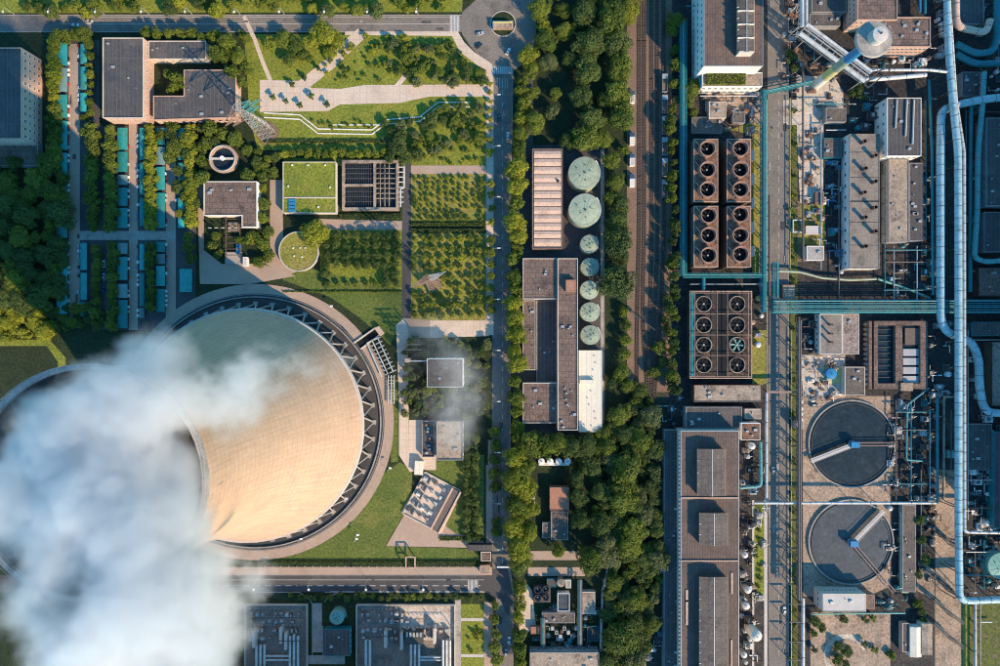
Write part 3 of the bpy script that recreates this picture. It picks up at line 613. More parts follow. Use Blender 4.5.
for (a,b,r,m) in ((815,622,6,'leaf_dark'),(822,628,5,'leaf_dark'),(814,634,4,'leaf_mid'),(844,619,5,'leaf_dark'),(866,620,4,'leaf_grey'),(873,618,4,'leaf_mid'),(838,647,5,'leaf_dark'),(848,652,6,'leaf_dark'),(838,660,6,'leaf_mid'),(865,645,4,'leaf_grey'),(875,650,3.5,'leaf_mid'),(893,656,4,'leaf_mid'),(815,650,4,'leaf_grey'),(846,664,5,'leaf_dark'),(889,654,3,'leaf_mid'),(922,612,5,'leaf_dark'),(918,604,5,'leaf_mid'),(924,620,4,'leaf_mid')):
    tree(a,b,r,m,'yard_tree',*YT)
for (a,b,r) in ((860,87,7),(853,93,5),(862,96,5),(792,55,6),(795,68,5),(788,60,4),(920,520,6),(922,540,6),(926,560,6),(918,575,5)): tree(a,b,r,'leaf_dark','yard_tree','dark scrubby tree growing among the pipes of the works','scrub among the pipes')
for k in range(34):
    y_ = 112+k*16.6
    if 296 < y_ < 318: continue
    tree(792.5+_tr.uniform(-2,3), y_+_tr.uniform(-3,3), _tr.uniform(2,3.4), _tr.choice(['leaf_bright','leaf_mid']), 'verge_bush', 'green bush on the verge beside the works road', 'bushes on the works road verge', .9, 'bush')
for k in range(12): tree(758+_tr.uniform(-3,3), 508+k*8+_tr.uniform(-2,2), _tr.uniform(1.6,2.8), 'leaf_mid', 'verge_bush', 'low bush in the planted strip beside the long hall', 'bushes beside the long hall', .9, 'bush')
for k in range(24): tree(290+k*8.2+_tr.uniform(-2,2), 597+_tr.uniform(-2,2), _tr.uniform(3,4.6), _tr.choice(['leaf_dark','leaf_mid']), 'roadside_bush', 'dark bush in the bed below the bottom road', 'bushes below the bottom road', .9, 'bush')
for k in range(9): tree(215+_tr.uniform(-12,26), 600+k*9, _tr.uniform(5,8), 'leaf_dark', BT, 'dark tree beside the fenced transformer compound', 'trees beside the transformer compound')
fill([(464,624),(482,624),(482,652),(464,652)], .9, 1.5, 3, ['leaf_bright'], 'garden_bush', 'small bush on the little lawn beside the bottom crossing', 'bushes on the little lawn', 51, 6, cat='bush')
# clipped hedges
def hedge(x0, y0, x1, y1, h, label, m='leaf_mid', group=None, z=0):
    cx, cy_ = (x0+x1)/2, (y0+y1)/2; p = P(cx, cy_, z); w = abs(X(x1,z)-X(x0,z)); d = abs(Y(y1,z)-Y(y0,z))
    t = thing('hedge', label, 'hedge', p, group)
    MB().box(p.x-w/2+.15, p.y-d/2+.15, z, p.x+w/2-.15, p.y+d/2-.15, z+h-.2).build('hedge_core', 'hedge_core', t)
    rd = random.Random(int(x0*7+y0)); v, f, at = [], [], []
    for k in range(int(min(4000, w*d*3+(w+d)*6))):
        if rd.random() < .6: q = Vector((rd.uniform(-w/2,w/2), rd.uniform(-d/2,d/2), h-.1+rd.uniform(-.1,.25)))
        else:
            q = Vector((rd.uniform(-w/2,w/2), rd.choice([-d/2,d/2]), rd.uniform(.2,h))) if rd.random() < w/(w+d) else Vector((rd.choice([-w/2,w/2]), rd.uniform(-d/2,d/2), rd.uniform(.2,h)))
        n = Vector((rd.uniform(-1,1), rd.uniform(-1,1), rd.uniform(.2,1.4))).normalized(); tt = n.cross(Vector((rd.uniform(-1,1),1,.3))).normalized(); b = n.cross(tt); s_ = rd.uniform(.25,.5); o = len(v)
        v += [tuple(q-tt*s_), tuple(q+b*s_*.7), tuple(q+tt*s_), tuple(q-b*s_*.7)]; f.append((o,o+1,o+2,o+3)); at.append(rd.random())
    me = bpy.data.meshes.new('foliage'); me.from_pydata(v, [], f); A = me.attributes.new('leaf','FLOAT','FACE'); A.data.foreach_set('value', at); me.materials.append(MT[m]); me.update()
    inst('foliage', me, t); return t
hedge(411,223,486,226,1.6,'long clipped hedge along the foot of the shrub plot'); hedge(411,229,486,232,1.6,'long clipped hedge along the head of the pylon orchard','leaf_dark')
hedge(262,560.5,486,563.5,1.4,'long dark hedge above the bottom road pavement','leaf_dark'); hedge(284,156,403,158,1.2,'thin hedge line above the grass roofed building','leaf_dark')
hedge(-10,334,52,340,1.6,'sunlit yellowish hedge below the bright trees','leaf_bright'); hedge(262,140,404,143,1.3,'low hedge under the lowest zigzag wall','leaf_dark')
hedge(340,214,402,219,1.5,'dark hedge below the filter basins','leaf_dark'); hedge(440,536,484,540,1.2,'dark hedge at the foot of the transformer yard','leaf_dark')
hedge(706,74,745,85,1.6,'overgrown planting on the white terrace of the brown hall','leaf_bright',z=12)
hedge(283,291,402,292.2,1.0,'thin hedge line across the lawn above the tower')

for (lab, grp), lst in TREES.items():
    if len(lst) < 2: continue
    lst.sort(key=lambda q: q[:2])
    for i, q in enumerate(lst): q[2]['label'] = '%s, %s from the top' % (lab, nth(i+1))
# ------------------------------------------------------------------ builders for buildings, tanks, pipes
def window_mesh(w, h):
    mb = MB(); mb.box(-w/2, -.06, -h/2, w/2, .10, h/2)
    me = mb.mesh('window', 'glass'); me.materials.append(MT['wall_white'])
    b2 = MB()
    for (x0,z0,x1,z1) in ((-w/2-.12,-h/2-.14,w/2+.12,-h/2),(-w/2-.12,h/2,w/2+.12,h/2+.12),(-w/2-.12,-h/2,-w/2,h/2),(w/2,-h/2,w/2+.12,h/2),(-.05,-h/2,.05,h/2)): b2.box(x0, -.06, z0, x1, .16, z1)
    f0 = len(mb.f); n0 = len(mb.v); mb.add(b2.v, b2.f)
    me2 = mb.mesh('window', 'glass'); me2.materials.append(MT['wall_white'])
    for i, p in enumerate(me2.polygons): p.material_index = 1 if i >= f0 else 0
    return me2
_wm = {}
def windows(t, x0, y0, x1, y1, h, side, n, rows, w=1.5, hh=1.5, zb=1.2, step=None):
    """windows on one side ('E','W','N','S') of a world rectangle"""
    k = (w, hh)
    if k not in _wm: _wm[k] = window_mesh(w, hh)
    l = t['_loc']
    for r in range(rows):
        z = zb+(h-zb-.6)*(r+.5)/rows
        for i in range(n):
            q = (i+.5)/n
            if side == 'E': p, a = (x1, y0+(y1-y0)*q), -pi/2
            elif side == 'W': p, a = (x0, y0+(y1-y0)*q), pi/2
            elif side == 'N': p, a = (x0+(x1-x0)*q, y1), 0
            else: p, a = (x0+(x1-x0)*q, y0), pi
            inst('window', _wm[k], t, (p[0]-l[0], p[1]-l[1], z-l[2]), a)
def block(name, label, poly, h, wall, roof, par=.7, cat='building', group=None, wins=(), vents=0, seed=0, pm=None, t=None, z0=0):
    """flat roofed building whose roof outline (pixels) is seen at height h"""
    if len(poly) == 4 and not isinstance(poly[0], tuple): x0,y0,x1,y1 = poly; poly = [(x0,y0),(x1,y0),(x1,y1),(x0,y1)]
    w = [(X(a,h), Y(b,h)) for a, b in poly]
    cx = sum(p[0] for p in w)/len(w); cy_ = sum(p[1] for p in w)/len(w)
    t = t or thing(name, label, cat, (cx, cy_, 0), group)
    MB().prism(w, z0, h-.35).build('wall', wall, t)
    def inset(d):
        return [(p[0]+(cx-p[0])*0, p[1]) for p in w] if d == 0 else off_poly(w, d)
    rf_ = MB().prism(off_poly(w, .28), h-.5, h-.12).build('roof', roof, t)
    if par > 0:
        mb = MB(); o, i_ = off_poly(w, -.06), off_poly(w, .3); n = len(w)
        for k in range(n):
            a, b = k, (k+1) % n
            mb.prism([o[a], o[b], i_[b], i_[a]], h-.36, h-.36+par)
        mb.build('parapet', pm or wall, t)
    xs = [p[0] for p in w]; ys = [p[1] for p in w]
    for wn_ in wins: windows(t, min(xs), min(ys), max(xs), max(ys), h, *wn_)
    rd = random.Random(seed+int(cx*10))
    for k in range(vents):
        for _ in range(30):
            q = (rd.uniform(min(xs)+1.5, max(xs)-1.5), rd.uniform(min(ys)+1.5, max(ys)-1.5))
            if inside(q, off_poly(w, 1.2)): break
        s_ = rd.uniform(.5,1.1)
        if rd.random() < .5: MB().cyl(q[0], q[1], s_*.45, h-.14, h+.7, 10).build('roof_vent', 'steel', rf_)
        else: MB().box(q[0]-s_, q[1]-s_*.7, h-.14, q[0]+s_, q[1]+s_*.7, h+.8).build('roof_unit', 'steel', rf_)
    return t
def off_poly(w, d):
    """move every edge of a polygon inwards by d metres"""
    n = len(w); A = sum(w[i-1][0]*w[i][1]-w[i][0]*w[i-1][1] for i in range(n)); sg = 1 if A > 0 else -1; out = []
    for i in range(n):
        p0, p1, p2 = w[i-1], w[i], w[(i+1) % n]
        e1 = Vector((p1[0]-p0[0], p1[1]-p0[1])).normalized(); e2 = Vector((p2[0]-p1[0], p2[1]-p1[1])).normalized()
        n1 = Vector((-e1.y, e1.x))*sg; n2 = Vector((-e2.y, e2.x))*sg
        m_ = (n1+n2); m_ = m_/max(.2, m_.dot(n1)); out.append((p1[0]+m_.x*d, p1[1]+m_.y*d))
    return out
def seams(t, x0, y0, x1, y1, z, n, along, name='roof_seam', m='steel_dark', w=.14):
    """raised standing seams over a roof, each a piece"""
    l = t['_loc']; me = None
    for i in range(n+1):
        q = i/n
        mb = MB()
        if along == 'y': xx = x0+(x1-x0)*q; mb.box(xx-w/2, y0, z, xx+w/2, y1, z+.12)
        else: yy = y0+(y1-y0)*q; mb.box(x0, yy-w/2, z, x1, yy+w/2, z+.12)
        mb.build(name, m, t)
def tank(px, py, rpx, h, label, m='tank_green', group=None, cat='tank', dome=.12, name='storage_tank', ladder=True, fine=True):
    r = rpx*S*(1-h/H); c = P(px, py, h); c.z = 0
    t = thing(name, label, cat, c, group)
    smooth_angle(MB().cyl(c.x, c.y, r, 0, h, 40, cap=False).build('tank_wall', m, t), 30)
    tr_ = smooth_angle(MB().lathe(c.x, c.y, [(r+.08,h-.15),(r+.08,h+.05),(r*.5,h+r*dome*.8),(.3,h+r*dome),(.001,h+r*dome)], 40).build('tank_roof', m, t), 20)
    smooth_angle(MB().cyl(c.x, c.y, max(.25,r*.06), h+r*dome*.9, h+r*dome+.5, 12).build('roof_hatch', 'steel_dark', tr_), 40)
    if fine and r > 3:
        mb = MB(); n = 28
        for i in range(n):
            a = 2*pi*i/n; mb.tube([(c.x+(r-.1)*cos(a), c.y+(r-.1)*sin(a), h), (c.x+(r-.1)*cos(a), c.y+(r-.1)*sin(a), h+1)], .035, 4)
        mb.ring(c.x, c.y, r-.15, r-.06, h+.95, h+1.02, 40); mb.build('railing', 'steel', tr_)
        for k in range(12):
            a = 2*pi*k/12+px; q0, q1 = r*.08, r*.97; zf = lambda q: h+.06+(r*dome*.8)*(1-(q-r*.5)/(r*.5)) if q > r*.5 else h+.06+r*dome*.8+r*dome*.2*(1-q/(r*.5))
            MB().tube([(c.x+q*cos(a), c.y+q*sin(a), zf(q)) for q in (q0, r*.5, q1)], .06, 4).build('plate_seam', 'tank_teal', tr_)
        for k in range(5):
            a = 1.1*k+.4; q = r*(.35+.12*(k % 3))
            smooth_angle(MB().cyl(c.x+q*cos(a), c.y+q*sin(a), .3, h, h+r*dome+.3, 8).build('roof_nozzle', 'steel_dark', tr_), 40)
    if ladder:
        a = -.6; pts = []
        for i in range(13):
            aa = a+i*.12; pts.append((c.x+(r+.5)*cos(aa), c.y+(r+.5)*sin(aa), h*i/12+.1))
        MB().tube(pts, .28, 4).build('stair', 'steel', t)
    return t
def pipe(label, pts, r, m, name='pipe', group=None, sup=14.0, bands=0, n=12, sm='steel_dark', cat='pipe', bm='band', ground_z=0):
    """pipe through points (px, py, z) with its supports and joint bands"""
    w = [P(*p) for p in pts]; c = w[len(w)//2].copy(); c.z = 0
    t = thing(name, label, cat, c, group)
    dense = [w[0]]
    for i in range(1, len(w)-1):       # round the bends
        a, b, d = w[i-1], w[i], w[i+1]; k = min(r*2.6, (b-a).length*.45, (d-b).length*.45)
        p0 = b+(a-b).normalized()*k; p1 = b+(d-b).normalized()*k
        for j in range(5): u = j/4; dense.append(p0*(1-u)**2+b*2*u*(1-u)+p1*u*u)
    dense.append(w[-1])
    smooth_angle(MB().tube(dense, r, n).build('pipe_run', m, t), 50)
    acc = 0
    for a, b in zip(w[:-1], w[1:]):
        L_ = (b-a).length; d = (b-a)/max(L_,.01)
        if abs(d.z) > .7: continue
        k = sup*.5
        while sup and k < L_:
            p = a+d*k; nx = Vector((-d.y, d.x, 0)).normalized()
            if p.z > 1.2:
                mb = MB(); o_ = r*.8+.15
                if r > 1.0:
                    for s_ in (-1,1): mb.beam(p+nx*s_*o_+Vector((0,0,-p.z)), p+nx*s_*o_+Vector((0,0,-r*.4)), .4)
                    mb.beam(p-nx*(o_+.3)-Vector((0,0,r+.2)), p+nx*(o_+.3)-Vector((0,0,r+.2)), .4)
                else:
                    mb.beam(p-Vector((0,0,p.z)), p-Vector((0,0,r*.5)), .3); mb.beam(p-nx*.7-Vector((0,0,r+.1)), p+nx*.7-Vector((0,0,r+.1)), .25)
                mb.build('support', sm, t)
            k += sup
        if bands:
            k = bands*.5
            while k < L_:
                p = a+d*k; smooth_angle(MB().tube([p-d*.16, p+d*.16], r+.09, n).build('joint_band', bm, t), 50); k += bands
    return t
def rack(label, p0, p1, wpx, z, pipes, m, name='pipe_bridge', step=9.0, frame='teal', group=None, cat='pipe bridge'):
    """trussed pipe bridge between two pixels seen at height z; pipes = [(offset -1..1, radius, material, dz)]"""
    a, b = P(p0[0],p0[1],z), P(p1[0],p1[1],z); d = (b-a); L_ = d.length; d.normalize(); nx = Vector((-d.y,d.x,0)); hw = wpx*S*(1-z/H)/2
    c = (a+b)/2; c.z = 0; t = thing(name, label, cat, c, group); up = Vector((0,0,1))
    for s_ in (-1,1):
        mb = MB(); mb.beam(a+nx*hw*s_, b+nx*hw*s_, .42); mb.beam(a+nx*hw*s_-up*2.2, b+nx*hw*s_-up*2.2, .32)
        k = 0; n = max(1, int(L_/4))
        for i in range(n):
            u0, u1 = L_*i/n, L_*(i+1)/n
            mb.beam(a+d*u0+nx*hw*s_-up*(2.2 if i % 2 else 0), a+d*u1+nx*hw*s_-up*(0 if i % 2 else 2.2), .2)
        mb.build('truss', frame, t)
    k = 0.3
    while k < L_:
        p = a+d*k; mb = MB()
        mb.beam(p-nx*hw-up*2.2, p+nx*hw-up*2.2, .3); mb.beam(p-nx*hw, p+nx*hw, .22)
        mb.build('cross_beam', frame, t)
        k += step/2
    k = step/2
    while k < L_:
        p = a+d*k; mb = MB()
        for s_ in (-1,1): mb.beam(p+nx*hw*s_-up*p.z, p+nx*hw*s_-up*2.2, .4)
        mb.beam(p+nx*hw-up*(p.z-.5), p-nx*hw-up*2.6, .2); mb.build('support', frame, t)
        k += step*1.5
    for (o_, r, pm, dz) in pipes:
        smooth_angle(MB().tube([a+nx*hw*o_+up*dz, b+nx*hw*o_+up*dz], r, 10).build('pipe', pm, t), 50)
    return t
def pylon(px, py, h, armdir, label, arm2='teal_pale', brm='steel'):
    c = P(px, py); t = thing('lattice_pylon', label, 'pylon', c)
    a0 = radians(armdir); u = Vector((cos(a0), sin(a0), 0)); v_ = Vector((-u.y, u.x, 0)); up = Vector((0,0,1))
    bw, tw_ = h*.105, h*.03
    def cor(z, i):
        w = bw+(tw_-bw)*min(1, z/(h*.8)); return c+up*z+u*w*(1 if i in (0,1) else -1)+v_*w*(1 if i in (0,3) else -1)
    lv = [0,.13,.26,.38,.5,.6,.7,.8,.9,1.0]
    for i in range(4):
        mb = MB()
        for z0_, z1_ in zip(lv[:-1], lv[1:]): mb.beam(cor(z0_*h,i), cor(z1_*h,i), .34)
        mb.build('leg', 'steel_pink', t)
    mb = MB()
    for z0_, z1_ in zip(lv[:-1], lv[1:]):
        for i in range(4):
            j = (i+1) % 4; mb.beam(cor(z0_*h,i), cor(z1_*h,j), .2); mb.beam(cor(z0_*h,j), cor(z1_*h,i), .2); mb.beam(cor(z1_*h,i), cor(z1_*h,j), .2)
    mb.build('bracing', brm, t)
    for f, ln in ((.68,.20),(.80,.26),(.92,.18)):
        for s_ in (-1,1):
            mb = MB(); tip = c+up*(h*f)+u*s_*ln*h
            for o_ in (-1,1):
                for dz in (0, h*.05):
                    base = c+up*(h*f+dz)+u*s_*tw_+v_*o_*tw_; mb.beam(base, tip, .24)
                    for q in (.25,.5,.75): mb.beam(base.lerp(tip,q), (c+up*(h*f+h*.05-dz)+u*s_*tw_-v_*o_*tw_).lerp(tip,q), .14)
            mb.build('cross_arm', arm2 if s_ > 0 else 'steel_pink', t)
            mb = MB(); mb.tube([tip, tip-up*1.2], .14, 6); 
            for q in range(5): mb.cyl(tip.x, tip.y, .22, tip.z-1.3-q*.35, tip.z-1.15-q*.35, 8)
            mb.build('insulator', 'glass', t)
    return t
# ------------------------------------------------------------------ north-west: offices, parking
block('office_block', 'tall pink office block with rows of square windows beside the car park', (-60,48,22,139), 17, 'wall_pink', 'roof_dark', 1.0, wins=(('E',12,4,1.5,1.6),('S',10,4,1.5,1.6)), vents=6)
block('annex', 'low grey annex at the foot of the tall pink office block', (-20,143,38,166), 4, 'wall_grey', 'roof_grey', .5, vents=3)
block('office_block', 'pink walled office block with a dark striped flat roof beside the courtyard', (103,38,143.5,118), 12, 'wall_pink', 'roof_dark', .8, wins=(('E',9,2,1.2,1.4),('S',7,2,1.3,1.4)), vents=4, pm='wall_cream')
block('office_wing', 'low dark roofed wing bordering the top of the office courtyard', (148.5,41,206,59), 7, 'wall_cream', 'roof_dark', .6, wins=(('S',9,1,1.4,1.5),('E',3,1,1.4,1.5)), vents=3)
block('office_wing', 'L-shaped dark roofed wing of the office below its courtyard', [(153.5,96),(184,96),(184,70),(236,70),(236,117.5),(153.5,120)], 8, 'wall_pink', 'roof_dark', .7, wins=(('E',6,1,1.4,1.6),('S',12,1,1.4,1.6)), vents=7)
CAN = [] 
def canopy(x0, y0, x1, y1, m, label):
    c = P((x0+x1)/2, (y0+y1)/2); h = 2.9; t = thing('parking_canopy', label, 'canopy', c, 'teal parking canopies')
    xa, xb, ya, yb = X(x0,h), X(x1,h), Y(y1,h), Y(y0,h)
    mb = MB(); n = 5
    for i in range(n):
        u0, u1 = i/n, (i+1)/n; z0_ = h+.5*sin(pi*u0); z1_ = h+.5*sin(pi*u1)
        A, B = xa+(xb-xa)*u0, xa+(xb-xa)*u1
        mb.add([(A,ya,z0_),(B,ya,z1_),(B,yb,z1_),(A,yb,z0_),(A,ya,z0_+.06),(B,ya,z1_+.06),(B,yb,z1_+.06),(A,yb,z0_+.06)], [(3,2,1,0),(4,5,6,7),(0,1,5,4),(2,3,7,6),(1,2,6,5),(3,0,4,7)])
    smooth_angle(mb.build('canopy_sheet', m, t), 30)
    np_ = max(2, int((yb-ya)/6)+1)
    for i in range(np_):
        yy = ya+.4+(yb-ya-.8)*i/(np_-1); mb = MB(); mb.tube([(xa+.4,yy,0),(xa+.4,yy,h+.1)], .09, 6); mb.tube([(xa+.4,yy,h-.1),(xb-.3,yy,h+.1)], .07, 6); mb.tube([(xa+.4,yy,h-1.2),((xa+xb)/2,yy,h+.3)], .05, 6)
        mb.build('post', 'steel', t)
    return t
# cars
def car_proto(paint_):
    t = thing('parked_car', 'car', 'car'); mb = MB()
    def loft(sec): # sections along x: (x, half width, z0, z1)
        v, f = [], []
        for (x_, w, a, b) in sec: v += [(x_,-w,a),(x_,w,a),(x_,w*.94,b),(x_,-w*.94,b)]
        for i in range(len(sec)-1):
            o = i*4; f += [(o+j, o+(j+1)%4, o+4+(j+1)%4, o+4+j) for j in range(4)]
        f += [(3,2,1,0), tuple(len(v)-4+j for j in range(4))]; return v, f
    mb.add(*loft([(-2.2,.72,.35,.75),(-2.05,.86,.25,.92),(-1.2,.9,.22,.96),(0,.9,.22,.95),(1.1,.9,.22,.92),(1.9,.86,.25,.80),(2.2,.7,.35,.62)]))
    bo = smooth_angle(mb.build('body', paint_, t), 35)
    mb = MB(); mb.add(*loft([(-1.75,.78,.93,.97),(-1.15,.74,.94,1.42),(.15,.74,.94,1.46),(.95,.76,.90,.96)])); g = smooth_angle(mb.build('windows', 'glass', t), 25)
    mb = MB(); mb.box(-1.1,-.62,1.43,.15,.62,1.49); mb.build('car_roof', paint_, t)
    for x_ in (-1.35,1.35):
        for y_ in (-.82,.82):
            w = smooth_angle(MB().lathe(0,0,[(.12,-.1),(.32,-.1),(.32,.1),(.12,.1)],14,True).build('wheel','tyre',t), 40); w.location = (x_,y_,.32); w.rotation_euler.x = pi/2; rm = smooth_angle(MB().cyl(0,0,.17,-.11,.11,10).build('rim','steel',w), 40)
    for y_ in (-.6,.6): MB().box(2.1,y_-.16,.55,2.19,y_+.16,.68).build('headlight','white',t)
    return t
protos = {k: car_proto(k) for k in ('car_white','car_black','car_silver','car_red','car_blue')}
_used = set(); _rc = random.Random(9)
def car(px, py, ang, key, label, group):
    r = protos[key]
    t = r if key not in _used else copy_tree(r)
    _used.add(key); p = P(px, py); t.location = (p.x, p.y, .12); t.rotation_euler.z = radians(ang); t['label'] = label; t['group'] = group; return t
bays = [('leftmost', 56.5, 67.5, 69.0, 0, [(43,66,0),(68,92,1),(95,118,0),(121,150,0),(153,180,0),(183,208,0),(211,238,0),(241,262,0),(265,290,0),(293,314,0)]),
        ('second', 80.5, 87, 79.5, 180, [(44,64,0),(67,90,0),(93,112,0),(243,270,0),(273,300,0),(302,316,0)]),
        ('third', 117.5, 127.5, 129, 0, [(128,150,0),(152,172,0),(175,185,1),(188,206,0),(208,228,0),(243,254,1),(257,280,0),(284,298,1),(300,328,0)]),
        ('fourth', 139.5, 144.5, 138.5, 180, [(128,160,0),(163,195,0),(198,226,0),(244,270,0),(273,306,0),(308,318,1)]),
        ('fifth', 156, 165, 166.5, 0, [(128,145,0),(147,165,1),(167,190,0),(193,228,0),(242,252,0),(254,264,1),(266,286,0),(289,312,0)]),
        ('sixth', 178, 184.5, 177, 180, [(128,160,0),(163,195,0),(198,228,0)])]
for (which, x0, x1, cx_, ang, segs) in bays:
    ncar = [0]
    for i, (y0, y1, gm) in enumerate(segs):
        canopy(x0, y0, x1, y1, 'canopy_grey' if gm else 'canopy', '%s parking canopy, the %s from the top in the %s row' % ('greyish' if gm else 'teal', nth(i+1), which))
        nc = max(1, int((y1-y0)/4.6))
        for k in range(nc):
            if _rc.random() < .30: continue
            key = _rc.choice(['car_white','car_white','car_white','car_silver','car_silver','car_black','car_red','car_blue'])
            ncar[0] += 1; yy = y0+(k+.5)*(y1-y0)/nc
            car(cx_-2.3*(1 if ang == 0 else -1), yy, ang, key, '%s car parked nose out under the %s canopy row, %s from its top' % (key[4:], which, nth(ncar[0])), 'cars under the parking canopies')
canopy(179.5, 269, 192, 292, 'canopy', 'large single teal shed roof beside the tower ring path, standing alone')
for (a,b,k) in ((104.5,264,'car_white'),(104.8,277,'car_silver'),(104.5,290,'car_blue')): car(a,b,90,k,'%s car parked lengthwise between two tree rows of the car park' % k[4:],'cars between tree rows')
for (a,b,k,l) in ((76,25.5,'car_white','white car driving on the shaded top road'),(90,22,'car_silver','silver car driving on the shaded top road')): car(a,b,0,k,l,'cars on the top road')
for i,(a,b,k,g) in enumerate(((508,52,'car_white',60),(479,46,'car_black',40),(480,34,'car_silver',15),(499,118,'car_black',90),(508,136,'car_white',90),(500,620,'car_black',90),(509,640,'car_white',90),(506,652,'car_silver',90),(773,470,'car_silver',90),(784,610,'car_white',90))):
    car(a,b,g,k,'%s car on the road, %s' % (k[4:], ('at the roundabout lip','rounding the roundabout','entering the roundabout','just below the crossing','lower down past the crossing','at the bottom junction','near the bottom bushes','beside the bottom hedge','on the works road by the basin','on the works road near the end')[i]), 'cars on the roads')
# ------------------------------------------------------------------ garden structures
c = P(225,160); t = thing('ring_tank', 'round open tank with pale pink ring wall and a bridge across', 'tank', c)
smooth_angle(MB().ring(c.x,c.y,11.0*S,14.2*S,0,3.4,48).build('ring_wall','pave_pink',t),40); smooth_angle(MB().ring(c.x,c.y,12.3*S,12.8*S,3.4,4.2,48).build('inner_rail','concrete_pale',t),40)
MB().cyl(c.x,c.y,11.0*S,.3,1.6,40).build('tank_water','water_deep',t); MB().box(c.x-12*S,c.y-1.1*S,3.1,c.x+12*S,c.y+1.1*S,3.5).build('bridge','concrete_pale',t)
smooth_angle(MB().cyl(c.x,c.y,1.4,3.5,4.6,16).build('drive_housing','white',t),40)
block('pump_house', 'L-shaped garden building with a speckled brown flat roof', [(204,181.5),(257,181.5),(257,227),(242,227),(242,215.5),(204,215.5)], 7, 'wall_white', 'roof_brown', .7, wins=(('E',6,1,1.3,1.5),('S',8,1,1.3,1.5)), vents=5)
t = thing('pergola', 'brown timber pergola running down from the brown garden building', 'pergola', P(233,240))
for xx in (226,240): MB().beam(P(xx,217,3.4), P(xx,258,3.4), .5).build('rail','wood_brown',t)
for k in range(7): MB().beam(P(225,219+k*6,3.7), P(241,219+k*6,3.7), .4).build('rafter','wood_brown',t)
for xx in (226,240):
    for yy in (218,238,258): MB().beam(P(xx,yy,0), P(xx,yy,3.3), .4).build('post','wood_brown',t)
MB().pbox(228,222,238,232,.1,2.2).build('bench_box','roof_tan',t)
block('kiosk', 'small white kiosk at the foot of the pergola', (243,257,247,266), 3.5, 'wall_white', 'concrete_pale', .3, cat='kiosk')
block('plinth', 'low grey plinth with a blue cabinet under the pergola', (225,252,242,264), 1.5, 'wall_grey', 'concrete', .2, cat='plinth')
block('cabinet', 'bright blue equipment cabinet below the pergola', (236,244,240,254), 2.4, 'blue', 'blue', .1, cat='cabinet')
# grass roofed building
t = block('grass_roof_building', 'low building with a grass roof split by a pale kerb', (283,162,336,213), 5, 'wall_cream', 'lawn', .7, wins=(('S',8,1,1.3,1.5),('E',7,1,1.3,1.5)))
MB().pbox(284,197,336,198.2,4.8,5.35).build('roof_kerb','wall_cream',t)
for (a,b) in ((292,165),(308,165),(325,165),(288,186),(330,187),(318,207)): MB().pbox(a-.7,b-.7,a+.7,b+.7,4.85,5.7).build('roof_vent','white',t)
t = thing('panel_rack', 'small rack of dark blue panels on the corner of the grass roof', 'solar rack', P(292,205,5.0))
for k in range(4): MB().pbox(288.5,199+k*3.4,296,201.6+k*3.4,5.5,5.62).build('panel','blue',t)
for a in (289,295.5): MB().beam(P(a,198.6,5.45), P(a,213,5.45), .2).build('rail','steel',t)
# filter basins
t = thing('filter_basin', 'open concrete filter basins with beams over dark water beside the grass roof', 'water basin', P(370,185))
zb = 4.0
def bar(x0,y0,x1,y1,z0=0,z1=zb,nm='basin_wall',m='roof_tan'): MB().pbox(x0,y0,x1,y1,z0,z1).build(nm,m,t)
bar(342,160,344.4,210); bar(373.4,162.6,375.6,207.4); bar(396,160,398.4,210); bar(344.4,160,396,162.6); bar(344.4,207.4,396,210); bar(344.4,184,373.4,186,0,zb-.1)
MB().pbox(344.3,162.5,396.1,207.5,.2,1.2).build('basin_water','water_deep',t)
for k in range(11): MB().pbox(347.5+k*2.3,162.8,348.1+k*2.3,207.2,2.6,2.9).build('basin_beam','steel_dark',t)
for y_ in (168,173,178,191,196,201): MB().pbox(345.6,y_,372.9,y_+.8,3.0,3.3).build('basin_beam','steel_dark',t)
for k in range(3): MB().pbox(380+k*4.4,163.7,380.7+k*4.4,206.3,3.2,3.8).build('cell_wall','roof_tan',t)
for k in range(7): MB().pbox(376.1,168+k*5,394.9,168.7+k*5,3.2,3.75).build('cell_wall','roof_tan',t)
for k in range(8): pipe('white pipe header beside the filter basins, the %s from the top' % nth(k+1), [(398,167+k*5,2.5),(403.5,167+k*5,2.5)], .35, 'pipe_white', sup=0, group='filter pipe headers')
pipe('long white riser pipe along the right side of the filter basins', [(404,158,2.5),(404,188,2.5),(400.5,188,2.5),(400.5,207,2.5)], .5, 'pipe_white', sup=6)
# grass topped tank
c = P(300,252); t = thing('covered_tank', 'round covered tank with a grass top and pale rim', 'tank', c)
smooth_angle(MB().cyl(c.x,c.y,19.6*S,0,2.6,56,cap=False).build('tank_wall','concrete_pale',t),30); smooth_angle(MB().ring(c.x,c.y,18.9*S,19.9*S,2.4,2.95,56).build('rim','concrete_pale',t),40); MB().cyl(c.x,c.y,18.95*S,2.0,2.7,56).build('grass_top','lawn_dry',t)
for (a,b) in ((293,248),(300,248),(305,248),(294,256),(302,257)): MB().pbox(a-.7,b-.7,a+.7,b+.7,2.65,3.3).build('vent','white',t)
